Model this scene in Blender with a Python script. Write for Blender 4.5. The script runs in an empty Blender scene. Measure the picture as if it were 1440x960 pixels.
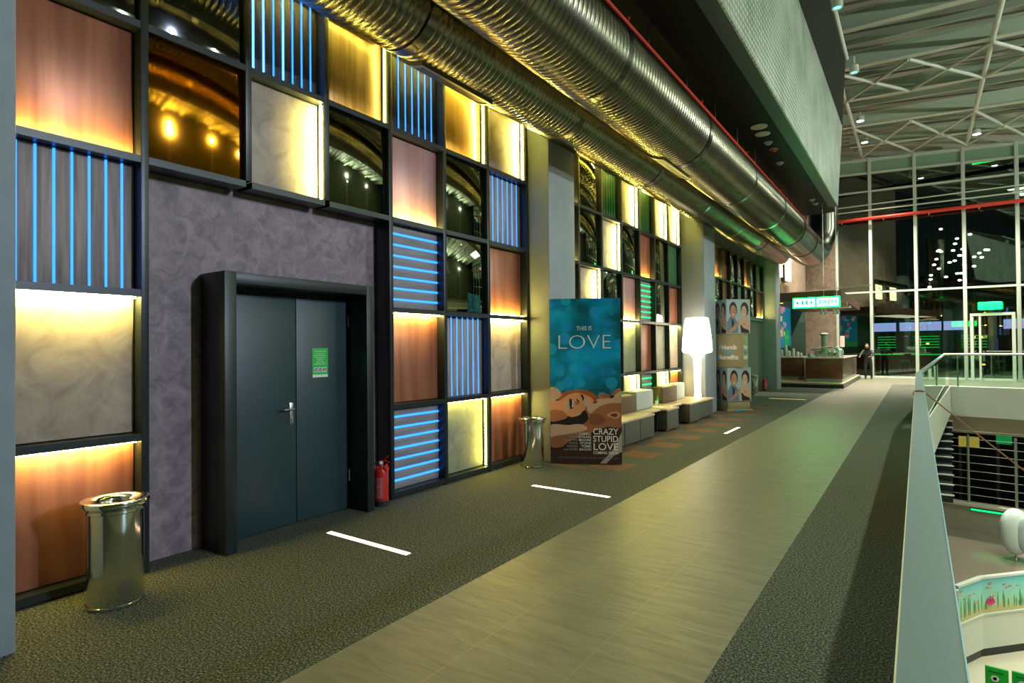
import bpy, bmesh, math, random
from mathutils import Vector, Matrix
random.seed(7)
PI = math.pi
scene = bpy.context.scene
COL = scene.collection

# ------------------------------------------------------------------ camera
F = Vector((-0.57452894, 0.81839986, 0.01175423))
R = Vector((0.81835826, 0.57463324, -0.00929552))
U = Vector((0.01436183, -0.00427862, 0.99988771))
cam_d = bpy.data.cameras.new('camera'); cam = bpy.data.objects.new('camera', cam_d); COL.objects.link(cam)
m = Matrix.Identity(4)
for i in range(3):
    m[i][0] = R[i]; m[i][1] = U[i]; m[i][2] = -F[i]
m[0][3], m[1][3], m[2][3] = 0, 0, 1.7
cam.matrix_world = m
cam_d.sensor_width = 36; cam_d.lens = 812.45 / 1440 * 36; cam_d.clip_start = .05; cam_d.clip_end = 300
scene.camera = cam

# ------------------------------------------------------------------ materials
MATS = {}
def new_mat(name):
    mt = bpy.data.materials.new(name); mt.use_nodes = True
    nt = mt.node_tree; b = nt.nodes['Principled BSDF']
    return mt, nt, b
def srgb(c):
    return tuple(((x / 12.92) if x <= .04045 else ((x + .055) / 1.055) ** 2.4) for x in c)
def mat(name, col, rough=.5, metal=0., bump=0., bscale=40., var=0., vscale=8., stretch=(1, 1, 1), spec=.5, coat=0.):
    """principled with optional noise colour variation and bump"""
    if name in MATS: return MATS[name]
    mt, nt, b = new_mat(name); N = nt.nodes; L = nt.links
    b.inputs['Base Color'].default_value = (*col, 1); b.inputs['Roughness'].default_value = rough
    b.inputs['Metallic'].default_value = metal; b.inputs['Specular IOR Level'].default_value = spec
    b.inputs['Coat Weight'].default_value = coat
    tc = N.new('ShaderNodeTexCoord'); mp = N.new('ShaderNodeMapping'); mp.inputs['Scale'].default_value = stretch
    L.new(tc.outputs['Object'], mp.inputs['Vector'])
    nz = N.new('ShaderNodeTexNoise'); nz.inputs['Scale'].default_value = vscale; nz.inputs['Detail'].default_value = 6
    L.new(mp.outputs[0], nz.inputs['Vector'])
    if var:
        mx = N.new('ShaderNodeMix'); mx.data_type = 'RGBA'
        mx.inputs[6].default_value = (*[max(0, c * (1 - var)) for c in col], 1)
        mx.inputs[7].default_value = (*[min(1, c * (1 + var)) for c in col], 1)
        rp = N.new('ShaderNodeMapRange'); rp.inputs[1].default_value = .3; rp.inputs[2].default_value = .7
        L.new(nz.outputs['Fac'], rp.inputs[0]); L.new(rp.outputs[0], mx.inputs[0]); L.new(mx.outputs[2], b.inputs['Base Color'])
    if bump:
        n2 = N.new('ShaderNodeTexNoise'); n2.inputs['Scale'].default_value = bscale; n2.inputs['Detail'].default_value = 4
        L.new(mp.outputs[0], n2.inputs['Vector'])
        bp = N.new('ShaderNodeBump'); bp.inputs['Strength'].default_value = bump; bp.inputs['Distance'].default_value = .01
        L.new(n2.outputs['Fac'], bp.inputs['Height']); L.new(bp.outputs[0], b.inputs['Normal'])
    MATS[name] = mt; return mt
def emit(name, col, s):
    if name in MATS: return MATS[name]
    mt, nt, b = new_mat(name)
    b.inputs['Base Color'].default_value = (*[c * .5 for c in col], 1)
    b.inputs['Emission Color'].default_value = (*col, 1); b.inputs['Emission Strength'].default_value = s
    MATS[name] = mt; return mt
def mirror(name, col, rough):
    return mat(name, col, rough, 1.0)
def plaster(name, a, c, scale=3., bump=.25, rough=.55):
    if name in MATS: return MATS[name]
    mt, nt, b = new_mat(name); N = nt.nodes; L = nt.links
    tc = N.new('ShaderNodeTexCoord')
    n1 = N.new('ShaderNodeTexNoise'); n1.inputs['Scale'].default_value = scale; n1.inputs['Detail'].default_value = 9
    n1.inputs['Roughness'].default_value = .62; n1.inputs['Distortion'].default_value = .9
    L.new(tc.outputs['Object'], n1.inputs['Vector'])
    cr = N.new('ShaderNodeValToRGB'); cr.color_ramp.elements[0].position = .36; cr.color_ramp.elements[1].position = .66
    cr.color_ramp.elements[0].color = (*a, 1); cr.color_ramp.elements[1].color = (*c, 1)
    L.new(n1.outputs['Fac'], cr.inputs[0]); L.new(cr.outputs[0], b.inputs['Base Color'])
    bp = N.new('ShaderNodeBump'); bp.inputs['Strength'].default_value = bump; bp.inputs['Distance'].default_value = .01
    L.new(n1.outputs['Fac'], bp.inputs['Height']); L.new(bp.outputs[0], b.inputs['Normal'])
    b.inputs['Roughness'].default_value = rough
    MATS[name] = mt; return mt
def streaked(name, a, c, axis='Z', rough=.35, metal=.4, scale=9., lo=.35, hi=.7):
    """vertical or horizontal streaks (brushed laminate, timber)"""
    if name in MATS: return MATS[name]
    mt, nt, b = new_mat(name); N = nt.nodes; L = nt.links
    tc = N.new('ShaderNodeTexCoord'); mp = N.new('ShaderNodeMapping')
    mp.inputs['Scale'].default_value = {'Z': (1, 1, .06), 'Y': (1, .06, 1), 'X': (.06, 1, 1)}[axis]
    L.new(tc.outputs['Object'], mp.inputs['Vector'])
    n1 = N.new('ShaderNodeTexNoise'); n1.inputs['Scale'].default_value = scale; n1.inputs['Detail'].default_value = 8
    n1.inputs['Distortion'].default_value = .5
    L.new(mp.outputs[0], n1.inputs['Vector'])
    cr = N.new('ShaderNodeValToRGB'); cr.color_ramp.elements[0].position = lo; cr.color_ramp.elements[1].position = hi
    cr.color_ramp.elements[0].color = (*a, 1); cr.color_ramp.elements[1].color = (*c, 1)
    L.new(n1.outputs['Fac'], cr.inputs[0]); L.new(cr.outputs[0], b.inputs['Base Color'])
    b.inputs['Roughness'].default_value = rough; b.inputs['Metallic'].default_value = metal
    MATS[name] = mt; return mt

M_frame = mat('dark_steel', (.022, .030, .032), .34, .3, .05, 60)
M_doorframe = mat('door_steel', (.02, .028, .026), .4, .2)
M_door = mat('door_paint', (.024, .050, .054), .42, 0, .06, 120, .12, 3)
M_column = mat('column_paint', (.28, .33, .36), .6, 0, .12, 90, .06, 4)
M_plaster = plaster('plaster_wall', (.17, .13, .15), (.34, .27, .285), 7.5, .3)
M_brown = plaster('brown_plaster', (.16, .12, .085), (.28, .215, .15), 3.)
M_pan_plaster = plaster('plaster_panel', (.33, .26, .20), (.50, .41, .32), 4., .4)
M_pan_olive = plaster('olive_panel', (.22, .24, .15), (.34, .36, .22), 5., .3)
M_copper = streaked('copper_panel', (.26, .085, .045), (.46, .185, .10), 'Z', .36, .25, 7.)
M_orange = streaked('orange_panel', (.40, .12, .03), (.58, .22, .07), 'Z', .34, .3, 7.)
M_pink = streaked('pink_panel', (.50, .24, .22), (.66, .40, .40), 'Z', .36, .3, 5.)
M_bronze = streaked('bronze_panel', (.20, .13, .07), (.40, .28, .15), 'Z', .3, .6, 14.)
M_gold = streaked('gold_panel', (.36, .20, .05), (.52, .32, .09), 'Z', .3, .6, 10.)
M_woodv = streaked('grey_timber_upright', (.17, .13, .115), (.40, .32, .28), 'Z', .55, 0, 22.)
M_woodh = streaked('grey_timber_level', (.20, .19, .19), (.30, .29, .28), 'Y', .55, 0, 18.)
M_slat = streaked('dark_slat', (.035, .03, .03), (.08, .065, .06), 'Z', .5, 0, 22.)
M_black_mirror = mirror('smoked_mirror', (.40, .42, .28), .04)
M_dark_mirror = mirror('dark_mirror', (.20, .21, .20), .07)
M_amber = mirror('amber_mirror', (.95, .36, .02), .08)
M_duct = mat('galvanised_steel', (.18, .175, .12), .27, 1., 0, 40, .15, 3)
M_duct_smooth = mat('smooth_galvanised', (.14, .14, .11), .24, 1.)
M_black = mat('black_paint', (.004, .0045, .005), .6, spec=.25)
M_white = mat('white_paint', (.62, .66, .60), .5)
M_steelw = mat('white_steel', (.52, .58, .50), .45)
M_roofm = mat('roof_beam_paint', (.58, .60, .54), .5)
M_chrome = mat('polished_steel', (.72, .73, .68), .12, 1.)
M_satin = mat('satin_steel', (.6, .6, .58), .3, 1.)
M_rail = mat('rail_metal', (.30, .40, .41), .35, .35)
M_red = mat('red_paint', (.55, .015, .01), .35, 0, coat=.4)
M_redpipe = mat('red_pipe_paint', (.62, .035, .015), .4)
M_rubber = mat('black_rubber', (.015, .017, .018), .6)
M_green_sign = mat('green_notice', (.02, .55, .06), .5)
M_paper = mat('white_print', (.8, .82, .82), .6)
M_maroon = mat('maroon_print', (.16, .01, .03), .6)
M_otto = mat('grey_upholstery', (.085, .085, .062), .75, 0, .2, 300)
M_bench = mat('beige_top', (.52, .43, .26), .5, 0, .1, 60, .1, 5)
M_brownc = mat('brown_upholstery', (.12, .075, .035), .6, 0, .15, 200)
M_bluec = mat('pale_upholstery', (.45, .49, .46), .6, 0, .1, 200)
M_wood_counter = streaked('counter_veneer', (.10, .035, .02), (.20, .075, .035), 'X', .35, 0, 16.)
M_ctop = mat('counter_top', (.6, .58, .5), .3)
M_skin_l = mat('print_skin_light', (.72, .33, .17), .6)
M_skin_p = mat('print_skin_pale', (.62, .42, .30), .6)
M_skin_m = mat('print_skin_mid', (.36, .14, .07), .6)
M_skin_d = mat('print_skin_deep', (.13, .05, .03), .6)
M_hair_o = mat('print_auburn', (.42, .10, .02), .6)
M_hair_d = mat('print_dark_hair', (.025, .012, .01), .6)
M_ink = mat('print_black', (.008, .008, .01), .5)
M_shirt = mat('print_shirt', (.42, .40, .36), .6)
M_denim = mat('print_denim', (.12, .22, .34), .6)
M_sky_print = mat('print_pale_blue', (.36, .50, .56), .5)
M_cyan = mat('cyan_print', (.03, .50, .75), .5)
M_cream = mat('cream_board', (.36, .31, .17), .5)
M_white_txt = mat('white_lettering', (.85, .88, .88), .5)
M_grey_txt = mat('grey_lettering', (.38, .38, .36), .5)
M_blue_txt = mat('blue_lettering', (.10, .22, .34), .5)
M_brownrope = mat('brown_rope', (.30, .14, .08), .7)
M_leaf = mat('leaf', (.06, .22, .04), .5)
M_darkfloor = mat('dark_floor', (.05, .06, .05), .3)
M_glow_white = emit('lamp_plastic', (1, .86, .62), 6.)

E_YEL = emit('led_warm', (1, .76, .17), 150.)
E_YELS = emit('led_warm_strong', (1, .84, .20), 250.)
E_YELW = emit('led_warm_weak', (1, .80, .14), 50.)
E_BLU = emit('led_blue', (.02, .22, 1), 2.7)
E_BLUS = emit('led_blue_bright', (.03, .22, 1), 14.)
E_GRN = emit('led_green', (.0, .9, .14), 2.4)
E_GRND = emit('led_green_dim', (.0, .42, .06), .35)
E_FLOOR = emit('floor_led', (1, .62, .42), 5.)
E_DOWN = emit('downlight_lens', (1, .93, .85), 30.)
E_EXIT = emit('exit_panel', (.12, 1, .34), 19.)
E_EXITR = emit('exit_rim', (0, 1, .06), 11.)
E_EXITD = emit('exit_print', (.0, .55, .18), .7)
E_SCR = emit('menu_screen', (.32, .42, 1), 1.5)
E_SCR2 = emit('menu_screen_pink', (.9, .35, .8), 1.2)
E_GLINE = emit('green_tube', (0, .8, .1), .9)

# two-tone speckled carpet with a chequered band near the seats
def carpet():
    mt, nt, b = new_mat('carpet'); N = nt.nodes; L = nt.links
    g = N.new('ShaderNodeNewGeometry')
    n1 = N.new('ShaderNodeTexNoise'); n1.inputs['Scale'].default_value = 78; n1.inputs['Detail'].default_value = 3; n1.inputs['Roughness'].default_value = .6
    L.new(g.outputs['Position'], n1.inputs['Vector'])
    cr = N.new('ShaderNodeValToRGB'); e = cr.color_ramp.elements
    e[0].position = .40; e[0].color = (.014, .026, .023, 1); e[1].position = .62; e[1].color = (.20, .22, .17, 1)
    x = cr.color_ramp.elements.new(.5); x.color = (.056, .078, .064, 1)
    x = cr.color_ramp.elements.new(.555); x.color = (.125, .10, .07, 1)
    L.new(n1.outputs['Fac'], cr.inputs[0])
    sp = N.new('ShaderNodeSeparateXYZ'); L.new(g.outputs['Position'], sp.inputs[0])
    def mth(op, a, bb=None):
        q = N.new('ShaderNodeMath'); q.operation = op
        for i, v in enumerate((a, bb)):
            if v is None: continue
            if isinstance(v, (int, float)): q.inputs[i].default_value = v
            else: L.new(v, q.inputs[i])
        return q.outputs[0]
    X, Y = sp.outputs[0], sp.outputs[1]
    inx = mth('MULTIPLY', mth('GREATER_THAN', X, -4.4), mth('LESS_THAN', X, -3.35))
    iny = mth('MULTIPLY', mth('GREATER_THAN', Y, 7.2), mth('LESS_THAN', Y, 18.2))
    col = mth('GREATER_THAN', mth('FRACT', mth('ADD', mth('MULTIPLY', Y, .95), mth('MULTIPLY', mth('GREATER_THAN', X, -3.88), .5))), .5)
    msk = mth('MULTIPLY', mth('MULTIPLY', inx, iny), col)
    cr2 = N.new('ShaderNodeValToRGB'); e = cr2.color_ramp.elements
    e[0].position = .36; e[0].color = (.10, .048, .028, 1); e[1].position = .64; e[1].color = (.24, .14, .08, 1)
    L.new(n1.outputs['Fac'], cr2.inputs[0])
    mx = N.new('ShaderNodeMix'); mx.data_type = 'RGBA'
    L.new(msk, mx.inputs[0]); L.new(cr.outputs[0], mx.inputs[6]); L.new(cr2.outputs[0], mx.inputs[7])
    L.new(mx.outputs[2], b.inputs['Base Color'])
    b.inputs['Roughness'].default_value = .9; b.inputs['Specular IOR Level'].default_value = .2
    bp = N.new('ShaderNodeBump'); bp.inputs['Strength'].default_value = .5; bp.inputs['Distance'].default_value = .01
    L.new(n1.outputs['Fac'], bp.inputs['Height']); L.new(bp.outputs[0], b.inputs['Normal'])
    return mt
def tiles():
    mt, nt, b = new_mat('slate_tile'); N = nt.nodes; L = nt.links
    g = N.new('ShaderNodeNewGeometry')
    mp = N.new('ShaderNodeMapping'); mp.inputs['Scale'].default_value = (1.4, 7, 1)
    L.new(g.outputs['Position'], mp.inputs['Vector'])
    n1 = N.new('ShaderNodeTexNoise'); n1.inputs['Scale'].default_value = 2.2; n1.inputs['Detail'].default_value = 9; n1.inputs['Distortion'].default_value = .8
    L.new(mp.outputs[0], n1.inputs['Vector'])
    cr = N.new('ShaderNodeValToRGB'); e = cr.color_ramp.elements
    e[0].position = .3; e[0].color = (.125, .125, .092, 1); e[1].position = .7; e[1].color = (.19, .187, .135, 1)
    L.new(n1.outputs['Fac'], cr.inputs[0])
    br = N.new('ShaderNodeTexBrick'); br.offset = 0; br.inputs['Scale'].default_value = 1
    br.inputs['Mortar Size'].default_value = .0035; br.inputs['Brick Width'].default_value = .5967; br.inputs['Row Height'].default_value = .88
    mp2 = N.new('ShaderNodeMapping'); mp2.inputs['Location'].default_value = (2.695 + .0, .04, 0)
    L.new(g.outputs['Position'], mp2.inputs['Vector']); L.new(mp2.outputs[0], br.inputs['Vector'])
    mx = N.new('ShaderNodeMix'); mx.data_type = 'RGBA'; mx.inputs[7].default_value = (.21, .205, .165, 1)
    L.new(br.outputs['Fac'], mx.inputs[0]); L.new(cr.outputs[0], mx.inputs[6]); L.new(mx.outputs[2], b.inputs['Base Color'])
    b.inputs['Roughness'].default_value = .42
    bp = N.new('ShaderNodeBump'); bp.inputs['Strength'].default_value = .45; bp.inputs['Distance'].default_value = .012
    L.new(n1.outputs['Fac'], bp.inputs['Height']); L.new(bp.outputs[0], b.inputs['Normal'])
    return mt
M_carpet = carpet(); M_tile = tiles()

def glass_mat(name, tint, gloss=.12):
    mt, nt, b = new_mat(name); N = nt.nodes; L = nt.links
    N.remove(b); out = N['Material Output']
    tr = N.new('ShaderNodeBsdfTransparent'); tr.inputs[0].default_value = (*tint, 1)
    gl = N.new('ShaderNodeBsdfGlossy'); gl.inputs['Roughness'].default_value = .02; gl.inputs[0].default_value = (.9, 1, .92, 1)
    fr = N.new('ShaderNodeFresnel'); fr.inputs[0].default_value = 1.5
    ad = N.new('ShaderNodeMath'); ad.operation = 'ADD'; ad.inputs[1].default_value = gloss; L.new(fr.outputs[0], ad.inputs[0])
    mx = N.new('ShaderNodeMixShader'); L.new(ad.outputs[0], mx.inputs[0]); L.new(tr.outputs[0], mx.inputs[1]); L.new(gl.outputs[0], mx.inputs[2])
    L.new(mx.outputs[0], out.inputs[0]); MATS[name] = mt; return mt
M_glass = glass_mat('window_glass', (.72, .85, .76), .10)
M_rglass = glass_mat('railing_glass', (.80, .93, .86), .02)

def mesh_screen():
    """pale perforated mesh cladding: rows of small bright cells"""
    mt, nt, b = new_mat('perforated_mesh'); N = nt.nodes; L = nt.links
    tc = N.new('ShaderNodeTexCoord')
    w1 = N.new('ShaderNodeTexWave'); w1.wave_type = 'BANDS'; w1.bands_direction = 'Z'; w1.inputs['Scale'].default_value = 3.0; w1.inputs['Distortion'].default_value = .6
    w2 = N.new('ShaderNodeTexWave'); w2.bands_direction = 'Y'; w2.inputs['Scale'].default_value = 2.4; w2.inputs['Distortion'].default_value = 1.
    for w in (w1, w2): L.new(tc.outputs['Object'], w.inputs['Vector'])
    nz = N.new('ShaderNodeTexNoise'); nz.inputs['Scale'].default_value = 1.2; L.new(tc.outputs['Object'], nz.inputs['Vector'])
    a = N.new('ShaderNodeMath'); a.operation = 'MULTIPLY'; L.new(w1.outputs['Fac'], a.inputs[0]); L.new(w2.outputs['Fac'], a.inputs[1])
    a2 = N.new('ShaderNodeMath'); a2.operation = 'MULTIPLY_ADD'; a2.inputs[1].default_value = .8; L.new(a.outputs[0], a2.inputs[0]); L.new(nz.outputs['Fac'], a2.inputs[2])
    cr = N.new('ShaderNodeValToRGB'); e = cr.color_ramp.elements
    e[0].position = .3; e[0].color = (.22, .28, .24, 1); e[1].position = .95; e[1].color = (.62, .70, .62, 1)
    L.new(a2.outputs[0], cr.inputs[0]); L.new(cr.outputs[0], b.inputs['Base Color'])
    b.inputs['Roughness'].default_value = .4; b.inputs['Metallic'].default_value = .3
    bp = N.new('ShaderNodeBump'); bp.inputs['Strength'].default_value = .6; bp.inputs['Distance'].default_value = .03
    L.new(a.outputs[0], bp.inputs['Height']); L.new(bp.outputs[0], b.inputs['Normal'])
    return mt
M_mesh = mesh_screen()
def deck_mat():
    mt, nt, b = new_mat('corrugated_roof_deck'); N = nt.nodes; L = nt.links
    tc = N.new('ShaderNodeTexCoord'); w = N.new('ShaderNodeTexWave'); w.bands_direction = 'Y'; w.inputs['Scale'].default_value = .48
    L.new(tc.outputs['Object'], w.inputs['Vector'])
    cr = N.new('ShaderNodeValToRGB'); e = cr.color_ramp.elements
    e[0].position = .12; e[0].color = (.12, .13, .12, 1); e[1].position = .22; e[1].color = (.42, .43, .40, 1)
    L.new(w.outputs['Fac'], cr.inputs[0]); L.new(cr.outputs[0], b.inputs['Base Color']); b.inputs['Roughness'].default_value = .6
    return mt
M_deck = deck_mat()
def bokeh():
    mt, nt, b = new_mat('poster_bokeh'); N = nt.nodes; L = nt.links
    tc = N.new('ShaderNodeTexCoord')
    n1 = N.new('ShaderNodeTexNoise'); n1.inputs['Scale'].default_value = 1.6; L.new(tc.outputs['Object'], n1.inputs['Vector'])
    cr = N.new('ShaderNodeValToRGB'); e = cr.color_ramp.elements
    e[0].position = .40; e[0].color = (.0, .12, .17, 1); e[1].position = .62; e[1].color = (.0, .42, .85, 1)
    L.new(n1.outputs['Fac'], cr.inputs[0])
    prev = cr.outputs[0]
    for sc, th, c, f in ((4.6, .40, (.02, .50, .90, 1), .6), (6.0, .36, (.01, .28, .98, 1), .5)):
        v = N.new('ShaderNodeTexVoronoi'); v.inputs['Scale'].default_value = sc; v.inputs['Randomness'].default_value = .75
        L.new(tc.outputs['Object'], v.inputs['Vector'])
        lt = N.new('ShaderNodeMapRange'); lt.inputs[1].default_value = th + .03; lt.inputs[2].default_value = th - .03; lt.inputs[4].default_value = f
        L.new(v.outputs['Distance'], lt.inputs[0])
        mx = N.new('ShaderNodeMix'); mx.data_type = 'RGBA'; mx.inputs[7].default_value = c
        L.new(lt.outputs[0], mx.inputs[0]); L.new(prev, mx.inputs[6]); prev = mx.outputs[2]
    L.new(prev, b.inputs['Base Color']); b.inputs['Roughness'].default_value = .35
    return mt
M_bokeh = bokeh()

# ------------------------------------------------------------------ mesh helpers
class MB:
    def __init__(s): s.bm = bmesh.new(); s.mi = 0
    def _new(s, fs):
        for f in fs: f.material_index = s.mi
    def box(s, x0, x1, y0, y1, z0, z1, bev=0., rot=None):
        ps = [(x, y, z) for x in (x0, x1) for y in (y0, y1) for z in (z0, z1)]
        if rot: ps = [rot @ Vector(p) for p in ps]
        v = [s.bm.verts.new(p) for p in ps]
        fs = [s.bm.faces.new([v[i] for i in q]) for q in ((0, 1, 3, 2), (4, 6, 7, 5), (0, 4, 5, 1), (2, 3, 7, 6), (0, 2, 6, 4), (1, 5, 7, 3))]
        s._new(fs)
        if bev:
            es = list({e for f in fs for e in f.edges})
            r = bmesh.ops.bevel(s.bm, geom=es, offset=bev, segments=2, profile=.5, affect='EDGES'); s._new(r['faces'])
        return s
    def quad(s, *ps):
        s._new([s.bm.faces.new([s.bm.verts.new(p) for p in ps])]); return s
    def prism(s, pts, vec):
        vec = Vector(vec); a = [s.bm.verts.new(p) for p in pts]; b = [s.bm.verts.new(Vector(p) + vec) for p in pts]; n = len(a)
        fs = [s.bm.faces.new(a[::-1]), s.bm.faces.new(b)] + [s.bm.faces.new((a[i], a[(i + 1) % n], b[(i + 1) % n], b[i])) for i in range(n)]
        s._new(fs); return s
    def tube(s, pts, r, n=10, cap=True):
        pts = [Vector(p) for p in pts]; rings = []
        rr = r if isinstance(r, (list, tuple)) else [r] * len(pts)
        ref = None
        for i, p in enumerate(pts):
            d = ((pts[min(i + 1, len(pts) - 1)]) - pts[max(i - 1, 0)]).normalized()
            if ref is None: ref = Vector((0, 0, 1)) if abs(d.z) < .9 else Vector((1, 0, 0))
            a = d.cross(ref).normalized(); b = a.cross(d).normalized(); ref = b
            rings.append([s.bm.verts.new(p + (a * math.cos(t) + b * math.sin(t)) * rr[i]) for t in [2 * PI * k / n for k in range(n)]])
        fs = []
        for A, B in zip(rings, rings[1:]):
            fs += [s.bm.faces.new((A[k], A[(k + 1) % n], B[(k + 1) % n], B[k])) for k in range(n)]
        for f in fs: f.smooth = True
        if cap: fs += [s.bm.faces.new(rings[0][::-1]), s.bm.faces.new(rings[-1])]
        s._new(fs); return s
    def lathe(s, prof, c=(0, 0, 0), n=40, axis='Z'):
        rings = []
        for r, h in prof:
            ring = []
            for k in range(n):
                t = 2 * PI * k / n; a, b = r * math.cos(t), r * math.sin(t)
                p = {'Z': (a, b, h), 'Y': (a, h, b), 'X': (h, a, b)}[axis]
                ring.append(s.bm.verts.new(Vector(p) + Vector(c)))
            rings.append(ring)
        fs = []
        for A, B in zip(rings, rings[1:]):
            fs += [s.bm.faces.new((A[k], A[(k + 1) % n], B[(k + 1) % n], B[k])) for k in range(n)]
        for f in fs: f.smooth = True
        for ring, pr in ((rings[0], prof[0]), (rings[-1], prof[-1])):
            if pr[0] > 1e-4: fs.append(s.bm.faces.new(ring))
        s._new(fs); return s
    def ball(s, c, rx, ry=None, rz=None, seg=16):
        ry = ry or rx; rz = rz or rx
        r = bmesh.ops.create_uvsphere(s.bm, u_segments=seg, v_segments=max(8, seg // 2), radius=1, matrix=Matrix.Translation(c) @ Matrix.Diagonal((rx, ry, rz, 1)))
        fs = {f for v in r['verts'] for f in v.link_faces}
        for f in fs: f.smooth = True
        s._new(fs); return s
    def build(s, name, mats, parent=None, loc=None, sharp=True):
        bmesh.ops.recalc_face_normals(s.bm, faces=s.bm.faces)
        me = bpy.data.meshes.new(name); s.bm.to_mesh(me); s.bm.free()
        if len(me.polygons) < 60000: me.set_sharp_from_angle(angle=.7)
        for mm in (mats if isinstance(mats, (list, tuple)) else [mats]): me.materials.append(mm)
        o = bpy.data.objects.new(name, me); COL.objects.link(o)
        if parent: o.parent = parent
        if loc: o.location = loc
        return o
def thing(name, label, cat, loc=(0, 0, 0), rz=0, group=None):
    o = bpy.data.objects.new(name, None); COL.objects.link(o); o.location = loc; o.rotation_euler = (0, 0, rz)
    o.empty_display_size = .1
    o['label'] = label; o['category'] = cat
    if group: o['group'] = group
    return o
def tag(o, label, cat, group=None, kind=None):
    o['label'] = label; o['category'] = cat
    if group: o['group'] = group
    if kind: o['kind'] = kind
    return o
def struct(o):
    o['kind'] = 'structure'; return o
def sempty(name):
    o = bpy.data.objects.new(name, None); COL.objects.link(o); o['kind'] = 'structure'; return o
def dup(root, loc, rz=None, label=None):
    r = root.copy(); COL.objects.link(r); r.location = loc
    if rz is not None: r.rotation_euler = (0, 0, rz)
    if label: r['label'] = label
    for ch in list(root.children):
        c = ch.copy(); COL.objects.link(c); c.parent = r
        for g in ch.children:
            d = g.copy(); COL.objects.link(d); d.parent = c
    return r
_dg = []
def text(name, s, size, mt, parent, mtx, align='CENTER', spacing=1., width=None, ext=.0015, bold=0.):
    cu = bpy.data.curves.new(name, 'FONT'); cu.body = s; cu.size = size; cu.align_x = align; cu.align_y = 'BOTTOM_BASELINE'
    cu.extrude = ext; cu.space_character = spacing; cu.offset = bold; cu.resolution_u = 3
    to = bpy.data.objects.new(name, cu); COL.objects.link(to)
    dg = bpy.context.evaluated_depsgraph_get(); dg.update()
    me = bpy.data.meshes.new_from_object(to.evaluated_get(dg)); me.name = name
    bpy.data.objects.remove(to)
    if width and len(me.vertices):
        xs = [v.co.x for v in me.vertices]; w = max(xs) - min(xs); k = width / w if w > 0 else 1
        for v in me.vertices: v.co.x *= k
    me.materials.clear(); me.materials.append(mt)
    me.transform(mtx)
    o = bpy.data.objects.new(name, me); COL.objects.link(o); o.parent = parent
    return o
# text matrices: local plane where x=right, z=up, facing -Y  /  facing +X
def front(x, y, z): return Matrix.Translation((x, y, z)) @ Matrix.Rotation(PI / 2, 4, 'X')
def facex(x, y, z): return Matrix.Translation((x, y, z)) @ Matrix.Rotation(PI / 2, 4, 'Z') @ Matrix.Rotation(PI / 2, 4, 'X')

FX = -4.872      # front plane of the panel framework
BX = -5.10       # back plane
# ------------------------------------------------------------------ setting
struct(MB().box(-5.3, -2.695, -3, 35.8, -.3, 0).build('floor', M_carpet))
struct(MB().box(-2.695, -.91, -3, 35.2, -.3, 0).build('floor_tile_strip', M_tile))
struct(MB().prism([(-.91, -3, -.3), (.06, -3, -.3), (.06, 15.06, -.3), (1.0, 28.9, -.3), (1.0, 29.7, -.3), (-.91, 29.7, -.3)], (0, 0, .3)).build('floor_carpet_strip', M_carpet))
struct(MB().prism([(-.91, 29.7, -.3), (12, 27.6, -.3), (12, 33.2, -.3), (-.91, 35.0, -.3)], (0, 0, .3)).build('floor_bridge', M_tile))
# slab edges (white fascia)
struct(MB().box(.062, .09, -3, 15.0, -1.05, .02).build('trim_1', M_white))
struct(MB().prism([(.075, 15.0, -1.05), (1.02, 28.95, -1.05), (1.05, 28.95, -1.05), (.105, 15.0, -1.05)], (0, 0, 1.07)).build('trim_2', M_white))
struct(MB().prism([(1.02, 29.0, -1.15), (12, 27.0, -1.15), (12, 27.5, -1.15), (1.02, 29.6, -1.15)], (0, 0, 1.16)).build('trim_3', M_white))
struct(MB().prism([(.5, 29.5, -1.85), (12, 27.5, -1.85), (12, 33, -1.85), (.5, 34.5, -1.85)], (0, 0, .7)).build('trim_4', mat('beige_soffit', (.52, .46, .33), .6)))

struct(MB().box(-5.3, BX - .02, -3, 24.9, -.1, 6.3).build('wall_left', M_plaster))
struct(MB().box(-5.3, -4.88, 24.9, 34.4, 3.9, 12.3).build('wall_left_upper', M_brown))
struct(MB().box(-5.8, -5.6, 24.7, 34.6, -.1, 3.95).build('wall_cafe', mat('dark_green_wall', (.045, .09, .06), .6)))
struct(MB().prism([(-5.6, 35.7, 0), (-3.55, 35.36, 0), (-3.55, 35.56, 0), (-5.6, 35.9, 0)], (0, 0, 12.3)).build('wall_far', M_brown))
struct(MB().box(-5.6, -4.9, 34.3, 34.4, 0, 3.95).build('wall_cafe_end', mat('dark_green_wall', (.045, .09, .06), .6)))
# plain dark green lower wall under the third set of panels
struct(MB().box(BX - .02, -4.93, 17.3, 24.05, 0, 2.62).build('wall_left_lower', mat('lower_green_wall', (.07, .11, .075), .6)))
struct(MB().box(BX, -4.86, 17.3, 24.05, 2.62, 2.70).build('trim_5', mat('green_ledge', (.03, .16, .08), .4)))
# pillars
struct(MB().box(-5.2, -4.206, -3, 1.072, 0, 6.25, .012).build('wall_pillar', M_column))
struct(MB().box(-5.2, -4.51, 7.42, 8.22, 0, 6.25, .012).build('wall_pillar', M_column))
struct(MB().box(-5.2, -4.32, 14.50, 15.45, 0, 6.25, .012).build('wall_pillar', M_column))
struct(MB().box(-5.6, -4.45, 24.07, 24.9, 0, 6.25, .012).build('wall_pillar', M_column))
struct(MB().box(BX, -4.93, 15.46, 17.3, 0, 6.2).build('wall_left_bay', M_column))
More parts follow.
